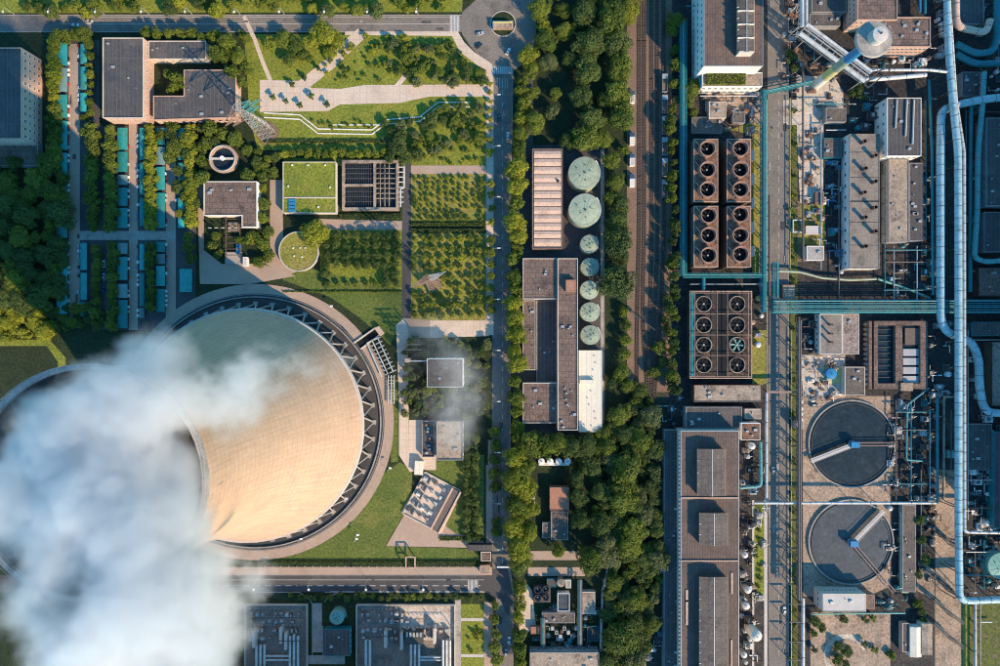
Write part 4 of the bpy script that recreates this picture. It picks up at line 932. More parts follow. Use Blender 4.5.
# equipment west of the path beside the tower
t = thing('pipe_manifold', 'slanted rack of dark pipes beside the tower ring path', 'pipe rack', P(380,358))
for k in range(9):
    a_ = (369+k*2.0+.3, 340.5+k*4.1); MB().tube([P(a_[0],a_[1]+1.6,1.6), P(a_[0]+11,a_[1]-3.6,1.6)], .42, 8).build('pipe','steel',t); smooth_angle(MB().cyl(*P(a_[0]+4,a_[1]-.2)[:2],.8,.1,2.6,10).build('valve','steel_dark',t),40)
for (p_,q_) in (((377.5,337.5),(393,371)),((367,343),(382,377)),((372,340),(388,374))): MB().beam(P(*p_,2.4),P(*q_,2.4),.6).build('rail','pipe_white',t)
MB().beam(P(367,343,2.4),P(377.5,337.5,2.4),.5).build('rail','pipe_white',t)
t = thing('pipe_gallery', 'narrow ladder-like steel gallery running down below the slanted pipe rack', 'gallery', P(391,388))
for a in (388.3,391.3,394.2): MB().beam(P(a,375,2.2),P(a,404,2.2),.5).build('rail','pipe_white',t)
for k in range(9): MB().beam(P(388.3,377+k*3.2,2.0),P(394.2,377+k*3.2,2.0),.35).build('rung','steel',t)
for a in (388.3,394.2):
    for b in (376,390,403): MB().beam(P(a,b,0),P(a,b,2.0),.3).build('post','steel_dark',t)
t = thing('culvert_ramp', 'dark sunken culvert ramp with pale side walls by the tower', 'culvert', P(366,336))
MB().prism([P(*q)[:2] for q in ((354,343),(376,327.5),(381,334),(361,349))],.1,.3).build('culvert_floor','dark',t)
for q in (((354,343),(376,327.5)),((361,349),(381,334))): MB().beam(P(*q[0],.8),P(*q[1],.8),.9).build('side_wall','wall_cream',t)
MB().prism([P(*q,3)[:2] for q in ((374,328),(379,326),(384,333),(380,336))],0,3).build('head_wall','roof_salmon',t)
t = thing('steel_gantry', 'tall steel gantry frame casting a ladder shadow on the lawn above the path', 'gantry', P(412,345))
for (a,b) in ((408,344),(424,344)): 
    for q in (0,5): MB().beam(P(a,b+q,0),P(a,b+q,17.5),.6).build('post','steel_dark',t)
for z_ in (9.5,13.5,17.5): 
    for q in (0,5): MB().beam(Vector((P(408,344+q).x,P(408,344+q).y,z_)),Vector((P(424,344+q).x,P(424,344+q).y,z_)),.6).build('beam','steel_dark',t)
# small buildings by the steam wisp
block('switch_house', 'tall small grey roofed building under the thin steam wisp', (427,358.5,463,387), 15, 'wall_cream', 'roof_grey', .8, wins=(('E',4,3,1.3,1.5),('N',6,3,1.3,1.5)), vents=4, pm='wall_white')
t = thing('roof_beam', 'pale pipe beam with orange end jutting left from the grey switch building', 'beam', P(416,361)); MB().beam(P(406,361,12),P(426.6,361,12),.7).build('beam','pipe_white',t); MB().pbox(405,358.5,409,362.5,0,12.5).build('pier','roof_salmon',t)
block('relay_house', 'beige flat roofed building with a dark rim above the transformer yard', (436.5,421.5,463,460), 8, 'wall_grey', 'roof_tan', .9, wins=(('E',4,1,1.3,1.5),('N',4,1,1.3,1.5)), vents=5, pm='wall_grey')
t = block('service_yard', 'narrow walled service yard full of machines beside the beige building', (422,421,434.5,457), 3.2, 'wall_grey', 'steel_dark', .9, cat='service yard')
for k in range(9):
    a, b = 424+_rc.uniform(0,7), 424+k*3.5; MB().pbox(a,b,a+_rc.uniform(1.5,3),b+_rc.uniform(1.3,2.6),3.1,4.4+_rc.random()).build('machine',_rc.choice(['pipe_white','steel','blue','rust','steel']),t)
t = thing('gate_shed', 'small pale shed at the entrance of the transformer yard', 'shed', P(419,468)); p_ = P(419,468,3.4)
MB().rbox(p_.x,p_.y,4.6,7.6,radians(-4),0,3.2).build('wall','wall_white',t); MB().rbox(p_.x,p_.y,5.2,8.2,radians(-4),3.2,3.5).build('roof','roof_pale',t)
# transformer yard, turned about 28 degrees
ground('yard', [(426,472),(462,492),(441,534),(401,512)], 'plaza', 'gravelled transformer yard turned at an angle')
ya = radians(-28); yc = P(432,502)
def yloc(u, v_): return (yc.x+u*cos(ya)-v_*sin(ya), yc.y+u*sin(ya)+v_*cos(ya))
for (u,v_,w_,d_,l_) in ((0,14.2,24,.4,'upper'),(0,-14,24,.4,'lower'),(-12.2,0,.4,28,'left')):
    q = yloc(u,v_); t = thing('yard_wall', '%s boundary wall of the angled transformer yard' % l_, 'wall', (q[0],q[1],0)); MB().rbox(q[0],q[1],w_,d_,ya,0,1.2).build('wall_panel','wall_cream',t); MB().rbox(q[0],q[1],w_+.2,d_+.25,ya,1.2,1.35).build('coping','concrete_pale',t)
q = yloc(9.6,0); t = thing('fire_wall_bay', 'long brown roofed bay between walls on the right of the transformer yard', 'shed', (q[0],q[1],0))
MB().rbox(q[0],q[1],4.0,27.4,ya,0,2.6).build('roof','pipe_brown',t)
for s_ in (-1,1): q2 = yloc(9.6+s_*2.6,0); MB().rbox(q2[0],q2[1],1.0,28,ya,0,3.2).build('wall','roof_salmon',t)
def transformer(q, a, label, group, sc=1.0, body='steel', zoff=0):
    t = thing('transformer', label, 'transformer', (q[0],q[1],0), group)
    c_, s__ = cos(a), sin(a)
    def L_(u, v_): return q[0]+u*c_-v_*s__, q[1]+u*s__+v_*c_
    MB().rbox(*L_(0,0),3.0*sc,2.2*sc,a,.3,3.0*sc).build('transformer_body',body,t); MB().rbox(*L_(0,0),3.6*sc,2.6*sc,a,0,.3).build('plinth','concrete',t)
    for k in range(4): MB().rbox(*L_((-1.1+k*.75)*sc,-1.5*sc),.3*sc,.7*sc,a,.6,2.5*sc).build('radiator','steel',t)
    for k in range(3):
        b_ = L_((-.9+k*.9)*sc,.3*sc); mb = MB(); mb.cyl(b_[0],b_[1],.16*sc,3.0*sc,4.2*sc,8)
        for z_ in range(3): mb.cyl(b_[0],b_[1],.30*sc,3.15*sc+z_*.35*sc,3.25*sc+z_*.35*sc,8)
        mb.build('bushing','white',t)
    e0, e1 = L_(-1.4*sc,1.0*sc), L_(1.4*sc,1.0*sc); smooth_angle(MB().tube([(e0[0],e0[1],3.5*sc),(e1[0],e1[1],3.5*sc)],.4*sc,10).build('oil_tank','steel',t),40)
    return t
k = 0
for j in range(5):
    for i, u in enumerate((-9.8,-3.2,2.6)):
        k += 1; q = yloc(u+_rc.uniform(-.6,.6), 10.8-j*5.3+_rc.uniform(-.6,.6))
        transformer(q, ya+_rc.choice([0,pi/2,pi]), '%s transformer in the %s row of the angled transformer yard' % (nth(i+1), nth(j+1)), 'transformers of the angled yard', _rc.uniform(.6,.95), _rc.choice(['white','pipe_white','steel','rust','wall_cream','white','bare']))
for j in range(5): 
    q = yloc(-6.7, 10.4-j*5.2); t = thing('blast_wall', 'grey blast wall, %s from the top between transformer rows' % nth(j+1), 'wall', (q[0],q[1],0), 'blast walls of the transformer yard'); MB().rbox(q[0],q[1],.5,4.2,ya,0,2.8).build('wall_panel','wall_grey',t); MB().rbox(q[0],q[1],.7,4.4,ya,2.8,3.0).build('coping','concrete',t)
# white four-post portal on the hedge
t = thing('portal_frame', 'square pale portal frame straddling the hedge above the bottom road', 'gantry', P(410,562))
for (a,b) in ((406,557),(415,557),(406,568),(415,568)): MB().beam(P(a,b,0),P(a,b,6),.5).build('post','roof_salmon',t)
for q in (((406,557),(415,557)),((406,568),(415,568)),((406,557),(406,568)),((415,557),(415,568))): MB().beam(P(*q[0],6),P(*q[1],6),.6).build('beam','roof_salmon',t)
# roundabout monument
ground('planter', arc(503,24,12.5,0,360,40)[:-1], 'undergrowth'); kk = kerb(arc(503,24,12.5,0,360,40), .5, .35, 'planter_kerb', 'concrete_pale')  # planter bed coloured dark to stand for the shade on it
t = thing('monument', 'yellow stone block monument in the roundabout planter', 'monument', P(502,25)); MB().pbox(493,21.5,512,28,0,3.2).build('block','bare',t); MB().pbox(492,20.8,513,28.8,0,.8).build('plinth','concrete_pale',t); MB().pbox(493,21.3,512,23,3.2,3.6).build('coping','yellow',t)
# pylons and lamps
pylon(266,133,46,38,'tall pink and blue lattice pylon beside the dark office wing')
ground('pylon_base', arc(268,133,11,0,360,20)[:-1], 'soil')
pylon(434,284,42,24,'tall rusty pink lattice pylon standing among orchard trees', 'steel', 'steel_pink')
def lamp(px, py, dx, dy, label, group, h=9):
    p = P(px, py); t = thing('street_lamp', label, 'street lamp', p, group); q = p+Vector((dx*3,dy*3,h)); 
    MB().tube([p, p+Vector((0,0,h-1)), p+Vector((dx*.8,dy*.8,h-.2)), q], [.11,.09,.08,.07], 6).build('pole','pipe_white',t)
    MB().box(q.x-.5-abs(dx)*.4,q.y-.25-abs(dy)*.4,q.z-.1,q.x+.5+abs(dx)*.4,q.y+.25+abs(dy)*.4,q.z+.15).build('lamp_head','white',t); MB().cyl(p.x,p.y,.3,0,.5,8).build('base','concrete',t)
for i, x_ in enumerate((14,58,104,149,192,240,284,328,370,418)): lamp(x_,14,0,-1,'white street lamp along the top road, the %s from the left end' % nth(i+1),'lamps along the top road')
for i, x_ in enumerate((258,312,368,424)): lamp(x_,579,.2,-1,'white street lamp along the bottom road, the %s from the tower end' % nth(i+1),'lamps along the bottom road')
for i, y_ in enumerate((100,150,200,250,300,350,400,450,500,545)): lamp(494,y_,1,0,'white street lamp on the vertical road, the %s from the top' % nth(i+1),'lamps along the vertical road')
for i,(a,b) in enumerate(((305,470),(355,540),(345,500),(330,310),(356,536),(388,470),(300,540))): lamp(a,b,.7,.7,'short lamp post standing on the tower lawn, %s of seven' % nth(i+1),'lawn lamps around the tower',5)
# street rails between road and hedge, pavement bollards
for i in range(28): 
    p = P(265+i*8,566); t = thing('bollard','white bollard beside the bottom pavement, the %s from the tower end' % nth(i+1),'bollard',p,'bollards along the bottom pavement'); MB().cyl(p.x,p.y,.22,0,.95,8,.18).build('post','white',t); MB().dome(p.x,p.y,.2,.95,.15,8,3).build('cap','concrete_pale',t)
# footbridge beam at the crossing and gate piers
t = thing('height_barrier','white height barrier beam spanning the vertical road near the bottom crossing','barrier',P(513,567)); MB().beam(P(497,567,5.5),P(528,567,5.5),.8).build('beam','white',t)
for a in (497.5,527.5): MB().beam(P(a,567,0),P(a,567,5.2),.5).build('post','white',t)
block('gate_house','small brown gate house at the bottom crossing',(480,566,490,574),3.5,'wall_pink','roof_tan',.4,cat='gate house'); block('gate_house','small pale gate house above the bottom crossing',(481,552,491,561),3.5,'wall_cream','roof_brown',.4,cat='gate house')
block('gate_canopy','dark flat entrance canopy beside the hedge of the crossing',(468,545,492,551),4,'steel_dark','roof_dark',.2,cat='canopy')

# repairs and covers in the roads
_rp = random.Random(31)
for k in range(46):
    zone = _rp.choice([(20,16,450,30),(495,80,508,560),(180,576,480,591),(768,100,788,660),(768,100,788,660),(62,50,92,310)])
    a, b = _rp.uniform(zone[0],zone[2]), _rp.uniform(zone[1],zone[3]); w_, d_ = (_rp.uniform(2,9), _rp.uniform(1,3)) if zone[2]-zone[0] > 100 else (_rp.uniform(1,4), _rp.uniform(2,10))
    o = MB().sheet([(X(a),Y(b)),(X(min(a+w_,zone[2])),Y(b)),(X(min(a+w_,zone[2])),Y(min(b+d_,zone[3]))),(X(a),Y(min(b+d_,zone[3])))], .024+.003*_lv[0]+.0004*k).build('road_patch', _rp.choice(['asphalt','asphalt','concrete'])); o['kind'] = 'structure'
# ------------------------------------------------------------------ railway
def rail_track(pts, label):
    w = [P(*p) for p in pts]; c = w[len(w)//2].copy(); t = thing('railway_track', label, 'railway track', c, 'railway tracks')
    dense = []
    for i in range(len(w)-1):
        for k in range(8):
            u = k/8; p0 = w[max(i-1,0)]; p1 = w[i]; p2 = w[i+1]; p3 = w[min(i+2,len(w)-1)]
            dense.append(.5*((2*p1)+(p2-p0)*u+(2*p0-5*p1+4*p2-p3)*u*u+(3*p1-p0-3*p2+p3)*u**3))
    dense.append(w[-1])
    for s_ in (-1,1):
        pts3 = []
        for i, p in enumerate(dense):
            d = (dense[min(i+1,len(dense)-1)]-dense[max(i-1,0)]).normalized(); n = Vector((-d.y,d.x,0)); pts3.append(p+n*s_*.75+Vector((0,0,.42)))
        MB().tube(pts3, .10, 4).build('rail', 'rail', t)
    mb = MB(); acc = 0
    for a, b in zip(dense[:-1], dense[1:]):
        d = b-a; L_ = d.length; k = 0
        while k < L_:
            p = a+d/L_*k; mb.rbox(p.x,p.y,.45,2.5,atan2(d.y,d.x),.1,.32); k += .9
    o = mb.build('sleepers', 'sleeper', t); o['kind'] = 'stuff'
    return t
rail_track([(639,-60),(639,0),(639,120),(639,230),(637,330),(637,395)], 'leftmost sunlit railway track beside the woodland')
rail_track([(644,-60),(644,0),(644,120),(644,230),(643,320),(648,395)], 'second railway track from the woodland side')
rail_track([(651.5,-60),(651.5,0),(651.5,160),(651.5,240),(650,320),(648.5,360)], 'third railway track from the woodland side')
rail_track([(657,-60),(657,0),(657,160),(657,250),(654,330),(651,395)], 'fourth railway track, next to the wagon track')
rail_track([(663.5,-60),(663.5,0),(663.5,160),(663.5,240),(659,330),(654,400)], 'rightmost railway track carrying the dark wagons')
def wagon_proto():
    t = thing('rail_wagon','wagon','railway wagon'); MB().box(-1.4,-5.6,1.1,1.4,5.6,1.4).build('chassis','steel_dark',t)
    for (x0,y0,x1,y1) in ((-1.5,-5.4,-1.38,5.4),(1.38,-5.4,1.5,5.4),(-1.38,-5.4,1.38,-5.28),(-1.38,5.28,1.38,5.4)): MB().box(x0,y0,1.4,x1,y1,3.4).build('side_panel','steel',t)
    MB().box(-1.37,-5.2,1.4,1.37,5.2,2.5).build('load','ballast',t)
    for y_ in (-4.2,-3,3,4.2):
        for x_ in (-.75,.75): w = smooth_angle(MB().cyl(0,0,.45,-.08,.08,14).build('wheel','steel_dark',t),40); w.location = (x_,y_,.62+.25); w.rotation_euler.y = pi/2
    for y_ in (-5.7,5.7): MB().box(-.2,y_-.3,1.0,.2,y_+.3,1.3).build('coupler','steel_dark',t)
    MB().box(-1.7,2.2,3.4,1.7,5.0,3.65).build('end_frame','steel',t)
    return t
wp = wagon_proto()
for i in range(6):
    t = wp if i == 0 else copy_tree(wp); p = P(664,84+i*21,1); t.location = (p.x,p.y,.1); t['label'] = 'grey open wagon on the rightmost track, the %s from the top' % nth(i+1); t['group'] = 'wagons on the rightmost track'
hut = None
for i, y_ in enumerate((98,140,161,182)):
    block('trackside_hut', 'small white trackside hut with a blue lid, the %s from the top' % nth(i+1), (630,y_-3,635,y_+4.5), 3, 'wall_white', 'roof_pale' if i % 2 else 'concrete_pale', .3, cat='hut', group='trackside huts')
    block('trackside_cabinet', 'dark blue cabinet above trackside hut the %s from the top' % nth(i+1), (630,y_-7.5,635,y_-3.6), 3.2, 'blue', 'steel_dark', .1, cat='cabinet', group='trackside cabinets')
t = thing('signal_gantry', 'slender signal gantry spanning the sunlit tracks', 'signal gantry', P(640,312))
for (a,b) in ((631,312),(655,330)): MB().beam(P(a,b,0),P(a,b,7),.4).build('post','steel_dark',t)
MB().beam(P(631,312,7),P(655,330,7),.5).build('beam','steel_dark',t); MB().pbox(643,320,645,322,5.6,7.6).build('signal_head','dark',t)
# ------------------------------------------------------------------ warehouse, tanks, main hall
t = block('warehouse', 'long warehouse with a salmon roof of crosswise panels', (532.5,149,562.5,249), 9, 'wall_brick', 'steel_dark', .5, pm='steel_pink', wins=(('W',14,1,1.6,1.6),))
ys_ = [151+k*8.02 for k in range(13)]
for k in range(12):
    z = 9.0; x0,x1,y0,y1 = X(534,z),X(561,z),Y(ys_[k+1]-.9,z),Y(ys_[k],z); mb = MB()
    mb.add([(x0,y0,8.9),(x1,y0,8.9),(x1,y1,8.9),(x0,y1,8.9),(x0,y0,9.15),(x1,y0,9.15),(x1,(y0+y1)/2,9.6),(x0,(y0+y1)/2,9.6),(x1,y1,9.15),(x0,y1,9.15)], [(3,2,1,0),(4,5,6,7),(7,6,8,9),(0,1,5,4),(2,3,9,8),(1,2,8,6,5),(3,0,4,7,9)])
    mb.build('roof_panel','roof_salmon',t)
smooth_angle(MB().cyl(*P(558,181,9.6)[:2],.7,9.2,10.6,12).build('roof_vent','dark',t),40)
tank(584.5,173,16,11,'upper of the two large pale green storage tanks beside the warehouse',group='large green tanks')
tank(585,210,16.2,11,'lower of the two large pale green storage tanks, partly tree shaded',group='large green tanks')
for i,(a,b,r) in enumerate(((589.5,244,9),(590,267,9),(589.5,290,9.2),(590,312,9.6),(590.5,335,9.6))): tank(a,b,r,8,'small pale green storage tank, %s of five beside the main hall' % ('topmost','second','middle','fourth','lowest')[i],m='tank_green',group='small green tanks',dome=.16)
block('hall_wing','square speckled brown roof at the upper end of the main hall',(523,258.5,557,299),11,'wall_cream','roof_brown',.8,vents=3,wins=(('W',7,2,1.4,1.5),))
t = block('main_hall','long narrow brown roofed spine of the main hall',(557.8,258.5,577.6,430),12.5,'wall_cream','roof_brown',.9,vents=16,wins=(('E',26,2,1.4,1.5),))
block('stair_tower','brick red stair head on top of the main hall spine',(566,280,576,291.5),15.5,'wall_brick','roof_red',.4,cat='stair head')
block('hall_wing','narrow brown strip roof along the left of the hall courtyard',(523,300.5,535.3,370),8,'wall_cream','roof_brown',.6,wins=(('W',12,1,1.4,1.5),),vents=4)
block('hall_wing','sunken dark roof in the courtyard of the main hall',(536.5,300.5,557,382),3.5,'wall_grey','roof_dark',.3,vents=4)
block('hall_wing','square brown roof at the lower end of the main hall',(523,383,557,423),9,'wall_cream','roof_brown',.8,vents=4,wins=(('W',7,1,1.4,1.5),('S',6,1,1.4,1.5)))
t = block('pale_shed','bright cream metal roofed shed beside the main hall',(579,350.5,602,432),7,'wall_white','roof_pale',.35,pm='roof_pale')
MB().pbox(580,380,594,384,6.9,9.0).build('roof_ridge_box','roof_pale',t)
for k in range(11): p = P(590+_rc.uniform(-6,8),356+k*7,7.2); MB().cyl(p.x,p.y,.3,6.9,7.5,8).build('roof_vent','steel',t)
# four small tanks and cottage
for i in range(4): tank(541.5+i*8.7,461.5,3.1,5,'small white round tank, the %s from the left in the row of four' % nth(i+1),m='white',group='row of four white tanks',dome=.2,fine=False,ladder=False)
block('tank_plinth','pale wall under the row of four small white tanks',(539,463,569,465.5),3,'wall_white','concrete_pale',.2,cat='plinth')
t = block('cottage','small building with a rusty red upper roof under trees',(550,487.5,569,510),6,'wall_brick','roof_red',.4,wins=(('W',4,1,1.2,1.3),))
block('cottage','small grey roofed building joined below the red roof',(551,511.5,568,540),5,'wall_grey','roof_grey',.4,vents=4); block('lean_to','narrow grey lean-to left of the grey roofed building',(542.5,523,550,538),3.5,'wall_grey','roof_grey',.3,vents=1)
block('garden_store','long narrow white store beside the avenue trees',(533,498,535,514),3,'wall_white','concrete_pale',.2,cat='store')
# bottom middle yard
def fan_cell(px, py, rpx, h, label, group, m='rust', blades=True, base=None, zb_=0):
    c = P(px,py,h); r = rpx*S*(1-h/H); t = thing('cooling_fan', label, 'cooling fan', (c.x,c.y,zb_), group)
    smooth_angle(MB().lathe(c.x,c.y,[(r*1.05,h-2.0),(r*1.12,h-2.0),(r*1.02,h-.9),(r*1.1,h),(r*.98,h),(r*.92,h-.9)],28,True).build('fan_stack',m,t),50)
    MB().cyl(c.x,c.y,r*.95,h-2.4,h-2.2,24).build('shroud_floor','dark',t)
    if blades:
        mb = MB()
        for k in range(6):
            a = k*pi/3+px; d = Vector((cos(a),sin(a),0)); n = Vector((-d.y,d.x,0)); p0 = Vector((c.x,c.y,h-1.5)); 
            mb.add([p0+d*.3-n*.2+Vector((0,0,.1)),p0+d*r*.88-n*.5+Vector((0,0,.15)),p0+d*r*.88+n*.5-Vector((0,0,.15)),p0+d*.3+n*.25-Vector((0,0,.1))],[(0,1,2,3)])
            mb.add([p0+d*.3-n*.2,p0+d*r*.88-n*.5+Vector((0,0,.05)),p0+d*r*.88+n*.5-Vector((0,0,.25)),p0+d*.3+n*.25-Vector((0,0,.2))],[(3,2,1,0)])
        mb.build('blades','steel_dark',t); smooth_angle(MB().cyl(c.x,c.y,.45,h-1.8,h-1.2,10).build('hub','steel',t),40)
    return t
for i,(a,b) in enumerate(((538,590),(546,589.5),(538,598.5),(546,598))): fan_cell(a,b,3.2,5,'dark cooling fan, %s of the square of four by the bottom pavement' % ('upper left','upper right','lower left','lower right')[i],'square of four cooling fans','steel_dark')
block('fan_platform','dark machine base under the square of four fans',(533.5,585.5,550.5,602.5),2.6,'steel_dark','steel_dark',.1,cat='machine base')
tank(561,583,4,5,'small round tan tank in the bottom yard',m='roof_tan',dome=.2,fine=False)
block('pump_skid','teal framed pump skid left of the tan tank',(547,579,556,587),2.5,'teal','steel_dark',.4,cat='pump skid'); block('pump_skid','white pump skid right of the tan tank',(566,580,571,588),2.5,'wall_white','concrete',.4,cat='pump skid')
t = block('water_box','bright white open water box in the bottom yard',(557.5,593,569.5,611),4,'wall_white','water_grey',1.0,cat='tank')
block('shed','tan roofed shed right of the white water box',(581,592,595,614),5,'wall_cream','roof_tan',.3,cat='shed'); block('shed','low grey roofed shed below the white water box',(542,613,575,623),4,'wall_grey','roof_grey',.4,vents=5,cat='shed')
block('kiosk','small reddish kiosk beside the bottom road bushes',(531,627,541,634),3,'wall_brick','roof_red',.3,cat='kiosk')
block('store_house','wide tan roofed building at the bottom edge beside the wood',(530,652.5,599,720),8,'wall_grey','roof_tan',.5,wins=(('N',12,1,1.5,1.6),),vents=7)
block('pond','dark teal framed settling pond in the bottom yard',(587,626,598,641),1.2,'teal','water_deep',.5,cat='pond')
for k in range(8): block('machine','grey machine unit, %s from the left in the dark bottom yard' % nth(k+1),(551+k*4,627+(k%3)*4,554+k*4,630.5+(k%3)*4.2),2.5+_rc.random(),'steel','steel_dark' if k%2 else 'steel',.2,cat='machine',group='machines of the bottom yard')
rack('dark pipe bridge crossing the bottom yard',(543,618),(543,648),4,5,[(-.5,.3,'teal',.1),(.4,.25,'steel',.1)],'teal',frame='steel_dark')
rack('dark pipe bridge along the pond in the bottom yard',(580,580),(580,646),4,5,[(-.5,.3,'teal',.1),(.4,.25,'steel',.1)],'teal',frame='steel_dark')
pipe('grey pipe running along the wood edge of the bottom yard',[(613,546,2),(607,572,2),(602.5,596,2),(600,660,2)],.5,'pipe_white',sup=10)
# ------------------------------------------------------------------ transformer compounds below the bottom road
def compound(x0,y0,x1,y1,label):
    grect('yard',x0,y0,x1,y1,'roof_vented'); 
    t = thing('compound_wall',label,'wall',P((x0+x1)/2,y0)); 
    for (a,b,c_,d_) in ((x0,y0,x1,y0+.7),(x0,y0+.7,x0+.7,y1),(x1-.7,y0+.7,x1,y1)): MB().pbox(a,b,c_,d_,0,2.4).build('wall_panel','wall_cream',t)
compound(244.5,605,307,720,'boundary wall of the shaded transformer compound'); compound(356,605,455,720,'boundary wall of the half sunlit transformer compound')
grect('yard',400,606,454,640,'slab')
k = 0
for (zx0,zx1,lab) in ((250,302,'shaded'),(361,450,'half sunlit')):
    n = int((zx1-zx0)/5.5)
    for j, yy in enumerate((613,620,629,637)):
        for i in range(n):
            if _rc.random() < .2 or (lab == 'half sunlit' and j < 2 and i > 8): continue
            q = P(zx0+(i+.5)*(zx1-zx0)/n+_rc.uniform(-1,1), yy+_rc.uniform(-1,1)); transformer((q.x,q.y), _rc.choice([0,pi/2]), '%s transformer in the %s row of the %s compound' % (nth(i+1),nth(j+1),lab), 'transformers of the %s compound' % lab, _rc.uniform(.5,.85), _rc.choice(['steel','steel','rust','wall_brick','pipe_white']))
for i,(a,ys) in enumerate(((256.5,645),(260.5,645),(264.5,645),(290,636),(294,634),(298,636),(366,640),(370,640),(411,644),(415,644),(419,644),(443,640),(446.5,640),(450,640))):
    pipe('pale bus duct the %s from the left running down out of the transformer compounds' % nth(i+1),[(a,ys,4),(a,720,4)],.75,'pipe_white',sup=9,group='pale bus ducts')
for i,(a,b,yy) in enumerate(((266,290,656),(266,290,660),(420,442,657),(420,442,660))): pipe('crosswise pale duct, %s of those joining the bus ducts' % nth(i+1),[(a,yy,3),(b,yy,3)],.6,'pipe_white',sup=7,group='crosswise ducts')
for i,(a,b) in enumerate(((252,632),(279,628),(284,634),(384,632),(400,634),(433,628))): block('bus_tower','tall narrow grey bus cabinet, %s from the left in the transformer compounds' % nth(i+1),(a,b,a+2.6,b+16),6,'wall_cream','concrete_pale',.1,cat='cabinet',group='tall bus cabinets')
t = block('switch_hall','wide dark bank of ribbed switch cabinets above three bus ducts',(405,632,423,644),5,'steel_dark','steel_dark',.2,cat='switchgear')
for k in range(5): MB().pbox(406+k*3.4,633,408+k*3.4,637,5,6.2).build('bushing_box','steel',t)
tank(337,617,7.2,6,'teal round tank on the dark lawn between the two compounds',m='tank_teal',dome=.1); tank(222.5,620,6.5,6,'teal round tank half hidden by steam left of the shaded compound',m='tank_teal',dome=.1)
block('control_room','dark roofed control room with teal wall between the compounds',(324,629,350,656),5,'teal','roof_dark',.4,vents=3,wins=(('E',5,1,1.3,1.4),)); grect('path',313,603,322.5,652,'concrete'); kerb([(300,592.5),(308,598),(312.5,604),(312.5,655)],.5,.2); kerb([(323,655),(323,604),(328,597),(338,592.5)],.5,.2)
grect('lawn',322,602,356,626,'undergrowth'); grect('path',307,655,345,664,'concrete')

# the turbine hall that stands just below the picture and shades the compounds, and an unseen block added beyond the right edge for its shade
def big_hall(name, label, x0, y0, x1, y1, h, sides):
    xa,xb,ya,yb = X(x0),X(x1),Y(y1),Y(y0); t = thing(name,label,'building',((xa+xb)/2,(ya+yb)/2,0)); MB().box(xa,ya,0,xb,yb,h).build('wall','wall_cream',t); MB().box(xa-.4,ya-.4,h,xb+.4,yb+.4,h+.8).build('roof','roof_metal',t)
    for sd, n, r in sides: windows(t,xa,ya,xb,yb,h,sd,n,r,2.4,3.0,3)
    return t
big_hall('turbine_hall','tall turbine hall below the picture edge, its shadow over the transformer compounds',150,684,462,800,48,(('N',18,3),))
big_hall('shade_block','tall unseen block added beyond the picture edge to shade the right strip',1016,60,1160,556,46,(('W',26,3),))

# bus gantries over the compounds
def bus_gantry(x0, x1, y, h, label, group):
    t = thing('bus_gantry', label, 'gantry', P((x0+x1)/2, y), group)
    for a in (x0, x1):
        for q in (-.6,.6): MB().beam(P(a+q,y,0), P(a,y,h), .2).build('post','steel_dark',t)
    MB().beam(P(x0,y,h), P(x1,y,h), .26).build('beam','steel_dark',t); n = max(3, int((x1-x0)/4))
    for k in range(n):
        p = P(x0+(x1-x0)*(k+.5)/n, y, h); mb = MB(); mb.tube([p, p-Vector((0,0,1.4))], .1, 6)
        for j in range(3): mb.cyl(p.x,p.y,.26,p.z-.5-j*.35,p.z-.38-j*.35,8)
        mb.build('insulator','concrete_pale',t)
    return t
for i,(a,b,yy) in enumerate(((248,280,610),(256,304,617.5),(248,304,626),(278,304,641))): bus_gantry(a,b,yy,6,'pale bus gantry over the shaded compound, %s from the top' % nth(i+1),'bus gantries of the shaded compound')
for i,(a,b,yy) in enumerate(((360,392,610),(402,430,619),(366,400,622),(402,452,628),(360,388,636))): bus_gantry(a,b,yy,6,'pale bus gantry over the half sunlit compound, %s from the top' % nth(i+1),'bus gantries of the half sunlit compound')
# ------------------------------------------------------------------ the works on the right
def gable(name, label, rect, h, rise, wall, roof, cat='building', group=None, axis='y', t=None, z0=0, seam=0):
    x0,y0,x1,y1 = rect; xa,xb,ya,yb = X(x0,h),X(x1,h),Y(y1,h),Y(y0,h)
    t = t or thing(name,label,cat,((xa+xb)/2,(ya+yb)/2,z0),group)
    MB().box(xa+.15,ya+.15,z0,xb-.15,yb-.15,h).build('wall',wall,t); mb = MB()
    if axis == 'y':
        xm = (xa+xb)/2; mb.add([(xa,ya,h),(xm,ya,h+rise),(xb,ya,h),(xa,yb,h),(xm,yb,h+rise),(xb,yb,h)],[(0,2,1),(3,4,5),(0,1,4,3),(1,2,5,4),(2,0,3,5)])
    else:
        ym = (ya+yb)/2; mb.add([(xa,ya,h),(xa,ym,h+rise),(xa,yb,h),(xb,ya,h),(xb,ym,h+rise),(xb,yb,h)],[(0,1,2),(3,5,4),(0,3,4,1),(1,4,5,2),(2,5,3,0)])
    mb.build('roof',roof,t); return t
